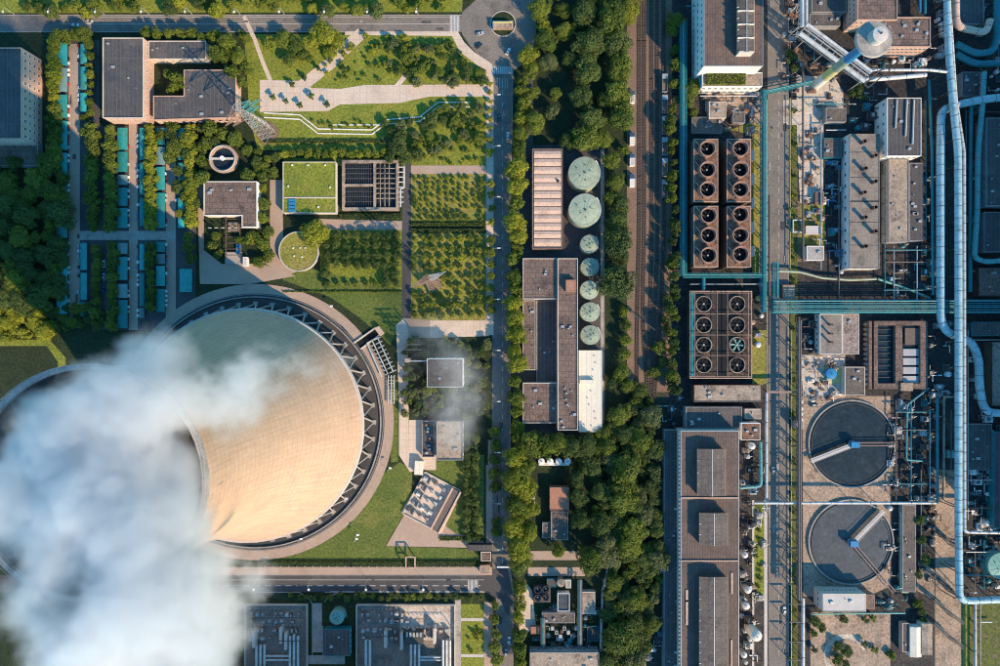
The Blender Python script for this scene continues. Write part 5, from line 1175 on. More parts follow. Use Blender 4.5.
def monitor(t, x0,y0,x1,y1,zb_,h,roof,nsteps=6):
    """raised roof monitor with its own pitched sheet, louvred sides and ridge ribs; a part of the hall"""
    m_ = MB(); xa,xb,ya,yb = X(x0,h),X(x1,h),Y(y1,h),Y(y0,h); xm = (xa+xb)/2
    o = MB().box(xa+.4,ya+.3,zb_,xb-.4,yb-.3,h-.2).build('monitor_wall','steel_dark',t)
    mb = MB(); mb.add([(xa,ya,h-.2),(xm,ya,h+.8),(xb,ya,h-.2),(xa,yb,h-.2),(xm,yb,h+.8),(xb,yb,h-.2)],[(0,2,1),(3,4,5),(0,1,4,3),(1,2,5,4),(2,0,3,5)]); r = mb.build('monitor_roof',roof,t)
    MB().box(xm-.25,ya-.02,h+.72,xm+.25,yb+.02,h+.95).build('ridge_cap','steel',t)
    for s_, xx in ((0,xa-.25),(1,xb+.05)): MB().box(xx,ya,h-.9,xx+.2,yb,h-.35).build('monitor_gutter','roof_salmon',t)
    n = int((yb-ya)/6)
    for k in range(1,n): yy = ya+(yb-ya)*k/n; MB().box(xa-.5,yy-.1,h-.25,xa+.6,yy+.1,h+.15).build('clamp','white',t)
def clutter(x0,y0,x1,y1,n,seed,place,zmax=3.5,pal=('steel','steel_dark','pipe_white','rust','teal','concrete')):
    rd = random.Random(seed); items = sorted((rd.uniform(y0,y1), rd.uniform(x0,x1)) for _ in range(n)); cnt = {}
    for (yy,xx) in items:
        k = rd.choice(['equipment_box','pipe_spool','drum','pipe_spool','equipment_box']); cnt[k] = cnt.get(k,0)+1; m = rd.choice(pal); p = P(xx,yy); h = rd.uniform(1.2,zmax)
        cat = {'equipment_box':'machine','pipe_spool':'pipe','drum':'drum'}[k]; look = {'equipment_box':'small machine box','pipe_spool':'bent pipe run','drum':'small round drum'}[k]
        t = thing(k,'%s %s, %s from the top' % (look, place, nth(cnt[k])),cat,p,'equipment '+place)
        if k == 'equipment_box':
            w,d = rd.uniform(.8,2.4),rd.uniform(.8,2.2); MB().box(p.x-w,p.y-d,0,p.x+w,p.y+d,h).build('housing',m,t); MB().box(p.x-w*.6,p.y-d*.5,h,p.x+w*.2,p.y+d*.6,h+.6).build('motor',rd.choice(pal),t); MB().box(p.x-w-.3,p.y-d-.3,0,p.x+w+.3,p.y+d+.3,.25).build('plinth','concrete',t)
            MB().tube([(p.x+w*.5,p.y,h),(p.x+w*.5,p.y,h+1),(p.x+w*.5+1.6,p.y+.6,h+1)],.16,6).build('vent_pipe','steel',t)
        elif k == 'drum':
            r = rd.uniform(.7,1.7); smooth_angle(MB().cyl(p.x,p.y,r,.2,h,16).build('shell',m,t),40); smooth_angle(MB().dome(p.x,p.y,r,h,r*.35,16,3).build('lid',m,t),40); MB().tube([(p.x,p.y,h+r*.3),(p.x,p.y,h+r*.3+.8),(p.x+r+.6,p.y+.4,h+r*.3+.8)],.14,6).build('vent_pipe','steel_dark',t)
        else:
            L1,L2 = rd.uniform(2,6),rd.uniform(1.5,5); sx,sy = rd.choice([-1,1]),rd.choice([-1,1]); z = rd.uniform(1,zmax)
            q = [(p.x,p.y,0),(p.x,p.y,z),(p.x+sx*L1,p.y,z),(p.x+sx*L1,p.y+sy*L2,z)]
            smooth_angle(MB().tube(q,rd.uniform(.16,.34),8).build('pipe_run',m,t),50); MB().beam((p.x+sx*L1,p.y+sy*L2*.9,0),(p.x+sx*L1,p.y+sy*L2*.9,z),.2).build('support','steel_dark',t); smooth_angle(MB().cyl(p.x+sx*L1*.5,p.y,.3,z+.1,z+.7,8).build('valve','rust',t),40)
# brown hall at the top
t = block('brown_hall','large brown metal roofed hall at the top beside the works road',(704,-70,763,66),24,'wall_white','roof_metal',.4,wins=(('W',20,3,1.5,1.8),),pm='steel')
monitor(t,738,-60,754.5,52,23.6,29,'roof_grey')
for y_ in (10,23.5,37): MB().pbox(738,y_,754.5,y_+1,28.6,30.0).build('monitor_rib','roof_pale',t)
MB().pbox(739,51,754,52.5,23.7,29.5).build('monitor_end','wall_cream',t)
block('terrace','white planted terrace stepping out below the brown hall',(702.5,72.5,762,86.5),12,'wall_white','bare',.5,wins=(('S',10,2,1.5,1.8),),cat='terrace',vents=3)
clutter(704,95,760,132,16,1,'below the white ledge',3,('bare','steel','concrete','wood_brown','rust'))
block('pump_hut','square tan roofed hut below the white ledge',(709,102,726,118),4,'wall_cream','roof_tan',.4,vents=3,cat='hut'); block('pump_hut','grey roofed hut beside the tan hut below the white ledge',(733,112,745,123),4,'wall_grey','roof_grey',.5,vents=2,cat='hut'); block('store_roof','dark blue grey lean-to beneath the tan hut',(692,117,722,133),2.5,'wall_grey','roof_grey',.2,cat='shed')
# first fan decks
for (nm,x0,y0,x1,y1,fs) in (('upper left',694,139,718,202,[(708,148),(708,169),(708,189)]),('lower left',694,206,718,267,[(709,215),(709,235),(709,255)]),('upper right',727,139,751,202,[(741,148),(741,169),(741,189)]),('lower right',727,206,751,267,[(741,214),(741,235),(741,254)])):
    t = block('fan_deck','%s rusty cooling deck of the group of four with three fans' % nm,(x0,y0,x1,y1),13,'wood_brown','rust',.35,cat='cooling deck',pm='roof_salmon')
    for i,(a,b) in enumerate(fs):
        h = 17.0; r = 7.4*S*(1-h/H); c = P(a,b,h); f = thing('cooling_fan','%s cooling fan of the %s rusty deck' % (nth(i+1),nm),'cooling fan',(c.x,c.y,13),'fans of the rusty decks')
        smooth_angle(MB().lathe(c.x,c.y,[(r*1.12,12.9),(r*1.0,15),(r*1.1,h),(r*.98,h),(r*.88,15),(r*1.0,12.9)],32,True).build('fan_stack','steel_pink',f),50)
        MB().cyl(c.x,c.y,r*.97,12.95,13.1,24).build('shroud_floor','dark',f); mb = MB()
        for k in range(6):
            an = k*pi/3+a; d = Vector((cos(an),sin(an),0)); n_ = Vector((-d.y,d.x,0)); p0 = Vector((c.x,c.y,14.6)); mb.add([p0+d*.3-n_*.2,p0+d*r*.84-n_*.45+Vector((0,0,.15)),p0+d*r*.84+n_*.45-Vector((0,0,.15)),p0+d*.3+n_*.25],[(0,1,2,3)])
        mb.build('blades','dark',f); smooth_angle(MB().cyl(c.x,c.y,.5,14.2,15,10).build('hub','steel',f),40)
        MB().beam(P(a-3.5,b+3,13.6),P(a-13,b-8,13.6) if a-13 > x0+1 else P(x0+1.5,b-7,13.6),.35).build('drive_shaft','roof_salmon',t)
        MB().pbox(a-4.6,b+7.2,a-2.4,b+9.2,12.9,14.4).build('motor','rust',t)
for k in range(5): block('stair_landing','small cream stair landing, %s from the top beside the right fan decks' % nth(k+1),(752,150+k*24,754.6,160+k*24),3.5,'wall_cream','concrete_pale',.2,cat='stair landing',group='stair landings by the fan decks')
# second fan deck
t = block('fan_deck','large rusty cooling deck with two columns of four dark fans',(690,291,752,378.5),8,'wood_brown','deck_dark',.3,cat='cooling deck',pm='roof_salmon')
MB().pbox(716.5,293,727,376,7.8,8.05).build('channel','dark',t); MB().pbox(691,292,694,377,7.8,8.3).build('edge_duct','teal',t)
for xx in (695,717,727.5,748.5): MB().beam(P(xx,291.5,10.4),P(xx,378,10.4),.32).build('rail','steel_pink',t)
for yy in (293,314,335,355.5,376.5):
    MB().beam(P(690.5,yy,10.2),P(752,yy,10.2),.32).build('rail','steel_pink',t)
    for xx in (691,717,727.5,751.5): MB().beam(P(xx,yy,8),P(xx,yy,10.2),.25).build('post','steel_pink',t)
for ci,xx in enumerate((704,737.5)):
    for i,yy in enumerate((304,325,345,365)):
        h = 9.4; r = 7.6*S*(1-h/H); c = P(xx,yy,h); f = thing('cooling_fan','%s cooling fan from the top in the %s column of the large deck' % (nth(i+1),('left','right')[ci]),'cooling fan',(c.x,c.y,8),'fans of the large deck')
        smooth_angle(MB().lathe(c.x,c.y,[(r*1.07,7.9),(r*1.07,h),(r*.97,h),(r*.97,7.9)],32,True).build('fan_stack','roof_tan',f),50); MB().cyl(c.x,c.y,r*.98,7.95,8.1,24).build('shroud_floor','dark',f); mb = MB()
        for k in range(6):
            an = k*pi/3+i; d = Vector((cos(an),sin(an),0)); n_ = Vector((-d.y,d.x,0)); p0 = Vector((c.x,c.y,8.8)); mb.add([p0+d*.3-n_*.2,p0+d*r*.84-n_*.55+Vector((0,0,.15)),p0+d*r*.84+n_*.55-Vector((0,0,.15)),p0+d*.3+n_*.25],[(0,1,2,3)])
        mb.build('blades','tank_teal' if (ci,i) == (1,2) else 'dark',f); smooth_angle(MB().cyl(c.x,c.y,.6,8.5,9.1,10).build('hub','steel',f),40)
clutter(750,284,764,345,10,3,'right of the large fan deck',3,('bare','steel','rust','yellow','white'))
block('long_shed','long tan roofed shed with a brown rim below the large fan deck',(694,385,762,402),7,'wood_brown','roof_tan',.6,vents=5,cat='shed'); block('dark_shed','dark roofed block in shade above the long hall',(686,407,742,428),7,'wall_grey','roof_dark',.5,vents=6,cat='shed'); block('cubicle','small tan roofed cubicle beside the dark block',(745,409,761,419),6,'wall_cream','roof_tan',.4,cat='cubicle',vents=1)
block('rusty_tower','square building with a rust stained roof at the corner of the long hall',(741,423,760,440),10,'wall_white','rust',.5,vents=3,wins=(('W',3,2,1.2,1.4),('N',3,2,1.2,1.4)))
# long hall with monitors
t = block('long_hall','very long brown metal roofed hall with three raised roof monitors',(681,431,739,760),15,'wall_cream','roof_metal',.4,pm='steel',wins=(('N',12,2,1.5,1.8),('W',44,2,1.5,1.8)))
monitor(t,698,449,725.5,496,14.6,20,'roof_grey'); monitor(t,700,513,727.5,545.5,14.6,20,'roof_grey'); monitor(t,700,577,727.5,750,14.6,20,'roof_grey')
for y_ in (497.5,560.5): MB().pbox(681,y_,739,y_+1,14.7,15.6).build('fire_wall','roof_salmon',t)
for k in range(58): MB().pbox(679.2,433+k*4.1,681,434.8+k*4.1,13.2,14.6).build('gutter_bracket','steel',t)
for (a,b,c_,d_) in ((731,573,733,594),(686,590,688,602),(686,600,688,625),(731,640,732.4,666)): MB().pbox(a,b,c_,d_,14.8,15.4).build('roof_strip','roof_salmon',t)
block('side_aisle','low dark shaded aisle roof left of the long hall',(664,430,679,760),6,'wall_grey','roof_dark',.4,vents=12)
clutter(642,556,662,668,34,5,'in the pipe yard left of the long hall',3,('steel_dark','steel_dark','steel','teal','concrete'))
for k in range(3): pipe('white bent pipe, %s of three at the head of the dark pipe yard' % nth(k+1),[(650,562+k*1.8,3),(662-k*1.6,562+k*1.8,3),(662-k*1.6,573,3)],.3,'pipe_white',sup=0,group='three bent white pipes')
clutter(741,444,753,664,60,6,'in the strip right of the long hall',3.4,('steel','steel_dark','steel_dark','rust','dark','dark','concrete'))
tank(756.5,636,5.4,12,'tall slender pale silo beside the long hall',m='roof_pale',cat='silo',dome=.5,name='silo',fine=False)
for i,(a,b,r) in enumerate(((752,446,3.4),(745,555,3),(748,590,3.4),(746,606,3.6),(744,655,3))): tank(a,b,r,6,'small pale vessel in the machine strip, %s from the top' % nth(i+1),m='steel',group='small vessels in the machine strip',dome=.3,fine=False,ladder=False)
# pipes along the works road
pipe('blue grey pipe bending out from the long hall',[(760.5,442,6),(761,486,6),(740,488,6)],.9,'teal_pale',sup=10,bands=8)
pipe('pale pipe down the left kerb of the works road',[(766.5,392,6),(766.5,502,6)],.8,'pipe_white',sup=8,bands=12)
pipe('pale pipe crossing above the works road between the settling basins',[(754,503,8),(800,503,8),(860,503,8),(936,503,8)],.75,'pipe_white',sup=22,bands=12)
rack('dark brown trussed pipe rack along the works road verge',(799.5,320),(799.5,600),3.4,10,[(-.5,.5,'pipe_brown',.2),(.5,.6,'pipe_brown',.2)],'pipe_brown',frame='pipe_brown',name='pipe_rack',cat='pipe rack')
pipe('pale pipe along the sandy yard beside the verge',[(803,598,5),(803,740,5)],1.0,'pipe_white',sup=10,bands=10)
pipe('slender brown pipe rack line beside the teal pipes of the works road',[(769.5,195,7),(769.5,345,7)],.6,'pipe_brown',sup=8); pipe('thin dark pipe line through the bare concrete ground',[(803,62,5),(803,262,5)],.6,'pipe_brown',sup=8,bands=9)
pipe('thin pale pipe in the grass beside the bare concrete',[(790,98,2),(790,270,2)],.25,'yellow',sup=12); pipe('thin grey pipe along the lower verge',[(791.5,330,2),(791.5,740,2)],.25,'steel',sup=12)
for i,y_ in enumerate((392,418,446,470,520,548,566,584,604,622,642,660)):
    t = thing('pipe_portal','steel portal frame over the works road verge, %s from the long shed down' % nth(i+1),'gantry',P(795,y_),'portals along the works road')
    xa = 790 if i else 767
    for a in (xa,801.5): MB().beam(P(a,y_,0),P(a,y_,7.5),.42).build('post','steel_dark',t)
    MB().beam(P(xa-.6,y_,7.5),P(802,y_,7.5),.6 if i else 1.2).build('beam','steel_pink' if i == 0 else 'steel_dark',t); MB().beam(P(xa,y_,3),P(801.5,y_,6.4),.22).build('brace','steel_dark',t)
block('valve_house','small grey square platform on the verge beside the upper settling basin',(796,421,803,429),6,'steel','concrete',.4,cat='platform')
for i,y_ in enumerate((402,409,414,420)): tank(801.5,y_,1.5,1.6,'tiny white round pot beside the upper settling basin, %s from the top' % nth(i+1),m='white',group='tiny white pots',dome=.2,fine=False,ladder=False)
TP = [(-.7,0.34,'teal',.3),(-.1,0.43,'teal_pale',.4),(.55,0.31,'teal',.3)]
rack('long teal pipe bridge beside the railway trees',(683.5,20),(683.5,276),6,7,TP,'teal'); rack('teal pipe bridge below the first fan decks',(684,275.5),(766,275.5),4,7,[(-.4,0.28,'teal',.3),(.4,0.25,'teal_pale',.3)],'teal')
pipe('vertical teal pipe dropping to the large fan deck',[(703.5,277,6),(703.5,292,6)],1.1,'teal',sup=0); rack('teal pipe bridge along the left kerb of the works road',(764,90),(764,312),4.5,7,[(-.4,0.50,'teal',.4),(.5,0.31,'teal_pale',.3)],'teal')
rack('short teal pipe bridge turning the corner by the works road',(776,262),(776,300),5,8,[(-.5,0.31,'teal',.3),(.5,0.31,'teal_pale',.3)],'teal')
rack('broad teal pipe bridge crossing the whole works',(773,306.5),(1060,306.5),13,9,[(-.85,0.28,'teal_pale',.4),(-.55,0.46,'teal',.4),(-.15,0.28,'teal_pale',.3),(.15,0.37,'teal',.4),(.5,0.31,'teal',.3),(.85,0.34,'teal_pale',.5)],'teal')
rack('slender teal pipe bridge slanting across the bare ground to the water tower foot',(760,93),(812,82),3,6,[(-.4,0.25,'teal',.3),(.4,0.25,'teal_pale',.3)],'teal')
pipe('teal pipe line along the hall wall at the top',[(700.5,-20,9),(700.5,84,9)],.8,'teal',sup=12); pipe('thin teal link pipe from the pipe bridge to the brown hall',[(686,6,8),(702,6,8)],.3,'teal',sup=0)
# water tower
zt = 64.0; c = P(875,38,zt); t = thing('water_tower','tall water tower with a wide pale bowl on a blue and yellow striped shaft','water tower',(c.x,c.y,0))
R_ = 18.3*S*(1-zt/H)
for (z0_,z1_,m_) in ((0,14,'roof_pale'),(14,26,'yellow'),(26,38,'tank_green'),(38,57,'blue')): smooth_angle(MB().cyl(c.x,c.y,3.0-z0_*.012,z0_,z1_,28,3.0-z1_*.012).build('shaft_section',m_,t),40)
smooth_angle(MB().lathe(c.x,c.y,[(2.3,54),(3.4,55),(R_*.99,61.5),(R_,62.6),(R_*.98,63)],56).build('bowl','concrete_pale',t),30); smooth_angle(MB().lathe(c.x,c.y,[(R_*.99,62.9),(R_*.97,63.2),(R_*.42,63.9)],56).build('bowl_roof','concrete',t),30)
o_ = c+Vector((.8,.3,0)); smooth_angle(MB().lathe(c.x,c.y,[(R_*.43,63.5),(R_*.43,68.6),(R_*.40,68.9),(.01,69.4)],40).build('roof_drum','concrete_pale',t),30); smooth_angle(MB().cyl(c.x,c.y,.5,69.2,70.2,10).build('roof_hatch','steel_dark',t),40)
mb = MB()
for i in range(36): a = 2*pi*i/36; mb.tube([(c.x+R_*.97*cos(a),c.y+R_*.97*sin(a),63),(c.x+R_*.97*cos(a),c.y+R_*.97*sin(a),64.1)],.05,4)
mb.ring(c.x,c.y,R_*.965,R_*.975,64,64.1,48); mb.build('railing','steel',t)
# conveyor galleries
rack('white double gallery running straight down from the top edge',(804,-30),(804,27),7,16,[(-.6,.7,'pipe_white',.5),(.6,.7,'pipe_white',.5),(0,.4,'steel',.3)],'pipe_white',frame='pipe_white',name='gallery',cat='gallery')
rack('wide white trussed gallery slanting under the water tower',(803,29),(868,77),14,16,[(-.9,1.1,'pipe_white',.5),(-.6,.6,'steel',.5),(.1,.4,'steel',.3),(.5,.4,'steel',.3),(.85,.9,'pipe_white',.5)],'pipe_white',frame='steel',name='gallery',cat='gallery')
pipe('upper white pipe running right from the slanting gallery',[(868,70,14),(930,70,14),(955,73,14)],.8,'pipe_white',sup=18,bands=10); pipe('lower thick white pipe running right from the slanting gallery',[(860,79.5,14),(880,79,14),(926,75,14)],1.2,'pipe_white',sup=18,bands=10)
t = thing('pipe_tripod','dark steel trestle where the white galleries meet','trestle',P(875,75))
for (a,b) in ((866,72),(884,68),(872,84),(888,78)): MB().beam(P(a,b,0),P(a,b,16),.5).build('post','steel_dark',t)
for q in (((864,84),(886,66)),((868,88),(890,70)),((864,84),(868,88)),((886,66),(890,70))): MB().beam(P(*q[0],16.5),P(*q[1],16.5),.6).build('beam','steel_dark',t)
# top right buildings
block('brown_block','brown roofed block with a row of windows behind the water tower',(857,-60,897,20),16,'wall_pink','roof_brown',.8,vents=5,wins=(('W',16,3,1.4,1.6),('S',8,3,1.4,1.6)))
block('brown_block','brown roofed block with cluttered roof and sunlit front right of the water tower',(885,17.5,930,47),15,'wall_pink','roof_brown',.8,vents=12,wins=(('S',10,3,1.5,1.7),('W',5,3,1.4,1.6)))
block('dark_roof','dark teal shaded flat roof at the top between gallery and brown block',(812,-60,846,12),6,'wall_grey','roof_dark',.4,vents=6); block('dark_roof','dark shaded flat roof left of the brown block',(810,14,840,26),5,'wall_grey','roof_dark',.4,vents=3)
pipe('blue green vertical pipe right of the brown block',[(925,-30,8),(925,14,8)],.9,'teal',sup=12); pipe('second blue green vertical pipe right of the brown block',[(920,-30,8),(920,12,8)],.7,'blue',sup=12)
clutter(932,20,945,100,14,8,'beside the big ducts at the top',4,('steel','white','teal','steel_dark')); clutter(783,0,800,92,40,12,'left of the white galleries',3,('steel_dark','steel','rust')); clutter(806,60,840,110,10,14,'below the slanting gallery',2,('rust','steel','concrete','wood_brown'))
# big ducts on the right
pipe('great silver duct running down the whole right side',[(946,-40,14),(948.5,50,14),(952.5,98,14),(958,152,14),(958.5,300,14),(958.5,530,14),(959.5,601,14),(1050,598,14)],1.95,'duct',sup=16,bands=7,n=20,cat='duct',name='duct')
pipe('slim white duct beside the great silver duct',[(950.5,20,15),(956,100,15),(964,152,15),(964.5,532,15),(1050,534,15)],.85,'pipe_white',sup=0,bands=5.5,n=14,cat='duct',name='duct')
pipe('thick white duct curving in from the right edge and running down to the teal bridge',[(1050,93,9),(985,99,9),(960,104,9),(941,110,9),(940.5,150,9),(940.5,318,9),(946,332,9),(972,342,9),(979,360,9),(979,385,9),(984,412,9),(1050,417,9)],2.25,'duct',sup=20,bands=6,n=20,cat='duct',name='duct')
pipe('teal duct bending below the brown duct at the top right',[(956,44,7),(975,54,7),(992,52,7),(997,40,7),(997,-30,7)],2.0,'teal',sup=16,bands=7,n=16,cat='duct',name='duct'); pipe('second teal duct bending below the first at the top right',[(956,54,6),(974,64,6),(1050,62,6)],1.9,'teal',sup=16,bands=7,n=16,cat='duct',name='duct')
pipe('brown duct with a square bend at the top right',[(955,-30,11),(956,27,11),(986,33,11),(990,20,11)],2.0,'roof_salmon',sup=14,bands=8,cat='duct',name='duct')
pipe('blue green vertical duct near the right edge',[(984,72,9),(982,110,9),(978,150,9),(977,215,9),(974,258,9),(986,262,9),(1050,256,9)],1.5,'teal_pale',sup=14,bands=10,cat='duct',name='duct'); pipe('dark vertical duct left of the blue green duct',[(971,104,6),(970,292,6)],1.1,'teal',sup=14,cat='duct',name='duct')
pipe('slender teal riser left of the thick white duct',[(929,80,7),(932,150,7),(933,295,7)],.8,'teal',sup=10); pipe('rusty short pipe lying by the teal riser',[(930,128,5),(933,145,5)],.9,'roof_tan',sup=6)
# blocks in the middle right
t = block('vented_hall','long pale grey roof with nine short rusty chimneys',(849.5,134,879.5,268.5),9.5,'wall_white','roof_vented',.5,wins=(('W',12,1,1.6,1.8),('S',4,1,1.5,1.6)),pm='roof_vented')
for (a,b) in ((865,141),(876,155),(866,168),(876,181),(865,192),(876,207),(866,217),(876,231),(866,246)):
    p = P(a,b,13.5); smooth_angle(MB().lathe(p.x,p.y,[(1.05,9.3),(1.05,13.3),(1.25,13.5),(.85,13.5),(.8,12.5)],16).build('chimney','steel_dark',t),40); MB().cyl(p.x,p.y,.85,12.1,12.3,14).build('chimney_void','dark',t)
    MB().ring(p.x,p.y,.95,1.25,13.4,13.65,16).build('chimney_cap','rust',t)
for y_ in (152,177,201,222,245): MB().pbox(850,y_,879,y_+.5,9.3,9.5).build('roof_joint','steel_dark',t)
MB().pbox(850,201,879,201.8,9.35,9.65).build('roof_joint','dark',t)
block('arched_hall','tall dark curved roof hall with pale end walls right of the bare ground',(887,98,921,156),13,'wall_white','roof_dark',.6,vents=4,wins=(('W',6,2,1.4,1.6),('S',6,2,1.4,1.6)),pm='wall_white')
for i,a in enumerate((897,907,914)): pipe('pale roof streak pipe lying along the dark curved roof, %s from its left' % nth(i+1),[(a,100,13.6),(a-1.5,128+i*8,13.6)],.5,'concrete_pale',sup=0,group='pipes on the curved roof')
block('tan_shed','tan roofed shed between the vented hall and the thick duct',(889,159,908.5,242),8,'wall_grey','roof_tan',.5,vents=6,wins=(('W',8,1,1.4,1.5),)); block('dark_bay','dark machine bay roof right of the tan shed',(909.5,163,923,241),5,'wall_grey','roof_dark',.4,vents=10)
block('dark_bay','shaded low roof left of the vented hall',(826,108,846,122),5,'wall_grey','roof_grey',.4,vents=2); block('dark_bay','blue grey shaded lean-to right of the bare concrete',(824,138,842,158),4,'teal','roof_grey',.3,vents=3); 
clutter(826,160,843,275,30,16,'left of the vented hall',2.5,('blue','teal','steel_dark','steel')); clutter(884,244,932,298,26,17,'in the yard above the teal bridge',3.4,('steel_dark','teal','steel','white')); clutter(912,165,936,240,14,18,'beside the thick duct',3.2,('steel_dark','teal','steel'))
pipe('pale green pipe wandering across the shaded yard above the teal bridge',[(776,271,3),(800,272,3),(822,278,3),(850,280,3),(876,279,3)],.7,'tank_green',sup=9); pipe('dark green pipe slanting to the thick duct',[(878,279,3),(905,288,3),(930,298,3)],.7,'tank_teal',sup=9)
block('control_hut','square grey roofed hut with a white wall below the scrub',(807,246,824,260),5,'wall_white','concrete',.4,cat='hut',vents=1); block('control_hut','small pale hut above the square grey hut',(806,226,822,234),3.5,'wall_cream','concrete_pale',.4,cat='hut'); block('control_hut','small dark hut on the grass by the bare concrete',(816,192,824,203),3.5,'wall_brick','roof_dark',.3,cat='hut'); block('control_hut','small rusty roofed hut in the corner above the teal bridge',(783,285,795,299),3,'wall_brick','roof_tan',.3,cat='hut')
t = thing('pipe_loop','pale square expansion loop of pipe on the dark ground','pipe',P(796,227)); smooth_angle(MB().tube([P(793,220,3),P(793,232,3),P(802,232,3),P(802,220,3),P(793.2,220,3)],.45,8).build('pipe_run','pipe_white',t),50)
for (a,b) in ((793,232),(802,232),(802,220),(793,220)): MB().beam(P(a,b,0),P(a,b,2.8),.3).build('support','steel_dark',t)
clutter(798,120,822,245,26,19,'on the sunlit concrete strip',1.8,('rust','concrete','wood_brown','steel','bare'))
# below the teal bridge
t = block('vented_shed','pale roof with three dark chimneys and a gravel half below the teal bridge',(820,314,842,354),7,'wall_white','roof_vented',.4,wins=(('W',7,1,1.4,1.5),('N',4,1,1.4,1.5)))
for (a,b) in ((832,324.5),(832,333.5),(832,342)): p = P(a,b,10.5); smooth_angle(MB().cyl(p.x,p.y,.6,6.8,10.5,14).build('chimney','steel_dark',t),40); MB().ring(p.x,p.y,.6,.85,10.3,10.6,14).build('chimney_cap','rust',t)
block('gravel_roof','speckled gravel roof joined to the pale vented shed',(842.5,314,859,354),6.6,'wall_cream','roof_gravel',.4,vents=2); block('grey_shed','grey roofed shed right of the blue tank',(845,367,865,395),5,'wall_cream','roof_grey',.4,vents=3,cat='shed')
tank(831.5,374,5.2,5,'bright blue round tank beside heaps of rubble',m='blue',dome=.15,fine=False)
ground('tank_base',[(822,366),(842,367),(843,383),(820,384)],'yellow'); clutter(803,358,846,398,30,20,'around the blue tank',1.6,('concrete','wall_white','bare','rust','wood_brown')); clutter(800,318,820,356,12,21,'below the teal bridge',3,('steel_dark','steel','rust')); 
# filter hall
t = thing('filter_hall','open twin filter channels with dark water in a concrete frame','water basin',P(898,352))
for (a,b,c_,d_) in ((869,321,872,389),(874,321,878,389),(895.5,325,902.5,384),(920.5,321,927.5,389),(878,321,920.5,325.5),(878,383.5,920.5,389)): MB().pbox(a,b,c_,d_,0,5).build('channel_wall','roof_brown',t)
for (a,c_) in ((878,895.5),(902.5,920.5)): MB().pbox(a,325,c_,384,.2,2.2).build('channel_water','water_deep',t)
for k in range(9): MB().pbox(878.2,329+k*6,895.3,329.7+k*6,2.6,3.0).build('cross_bar','steel_dark',t)
for k in range(4): MB().pbox(903,349+k*9,920,356+k*9,3.2,3.5).build('cover_plate','steel',t)
MB().pbox(905,328,919,345,3.0,3.2).build('cover_plate','pipe_brown',t); MB().pbox(901,383,913,391,0,6).build('end_block','bare',t)
for k in range(13): MB().pbox(866.5,323+k*5,868.6,325.5+k*5,0,3.5).build('buttress','steel',t)
clutter(924,322,948,398,22,22,'beside the filter channels',3,('white','steel','steel_dark','concrete')); clutter(968,350,976,400,6,23,'between the two big ducts',3,('white','steel','rust'))
# settling basins
def clarifier(px,py,rpx,label,wm,b1,b2):
    c = P(px,py); r = rpx*S; t = thing('settling_basin',label,'settling basin',c)
    smooth_angle(MB().ring(c.x,c.y,r,r+.7,0,1.5,72).build('basin_wall','concrete',t),40); smooth_angle(MB().ring(c.x,c.y,r-1.6,r-1.3,.2,1.1,72).build('weir','steel_dark',t),40); MB().cyl(c.x,c.y,r,.04,.75,72).build('basin_water',wm,t)
    smooth_angle(MB().cyl(c.x,c.y,2.2,.7,2.4,20).build('feed_well','steel',t),40); MB().box(c.x-2.4,c.y-1.7,3.0,c.x+2.4,c.y+1.7,5.4).build('drive_house','blue',t)
    q = P(*b1,3.2); d = (q-Vector((c.x,c.y,3.2))); a = atan2(d.y,d.x); L_ = hypot(d.x,d.y); MB().rbox(c.x+d.x/2,c.y+d.y/2,L_,2.5,a,2.9,3.2).build('walkway','concrete_pale',t); n_ = Vector((-d.y,d.x,0)).normalized()
    for s_ in (-1,1): MB().beam(Vector((c.x,c.y,4.2))+n_*s_*1.2,Vector((q.x,q.y,4.2))+n_*s_*1.2,.14).build('handrail','steel',t)
    q = P(*b2,3.2); d = (q-Vector((c.x,c.y,3.2))); n_ = Vector((-d.y,d.x,0)).normalized()
    for s_ in (-1,1): MB().beam(Vector((c.x,c.y,3.2))+n_*s_*.9,Vector((q.x,q.y,3.2))+n_*s_*.9,.4).build('scraper_beam','steel_pink',t)
    mb = MB()
    for k in range(12): p0 = Vector((c.x,c.y,3.2))+d*(k/12); p1 = Vector((c.x,c.y,3.2))+d*((k+1)/12); mb.beam(p0+n_*.9,p1-n_*.9,.15)
    mb.build('scraper_lattice','steel_dark',t); return t
clarifier(851,443.5,42.5,'upper round settling basin with nearly black water','water_deep',(811,461),(894,444)); clarifier(850,541.5,41.5,'lower round settling basin with grey water and crossing bridges','water_grey',(884,511),(894,592))
clutter(806,398,815,408,4,24,'at the upper basin corner',2); clutter(888,398,900,500,16,25,'right of the upper basin',3,('steel','steel_dark','concrete')); clutter(878,585,900,606,8,26,'at the grey basin bridge foot',3,('steel','steel_dark','teal'))
pipe('thin teal pipe stepping down right of the upper basin',[(929,388,4),(907,405,4),(906.5,460,4),(922,461,4)],.5,'teal_pale',sup=10); pipe('blue grey pipe down beside the brown road strip',[(937.5,398,6),(937.5,503,6),(928,503,6)],.8,'teal',sup=10,bands=12)
pipe('tan pipe with an elbow beside the great silver duct',[(962,396,5),(944,397,5),(943.5,500,5)],.7,'roof_tan',sup=10,bands=12); block('valve_cabinet','small pale blue cabinet beside the great silver duct',(948,450,955,458),4,'teal_pale','teal_pale',.2,cat='cabinet')
block('strip_roof','long blue grey roof strip right of the grey settling basin',(902.5,505,916,592),4,'wall_grey','roof_grey',.3,vents=6); pipe('olive pipe along the blue grey roof strip',[(901,512,3),(901,592,3),(908,592,3)],.6,'tank_green',sup=8)
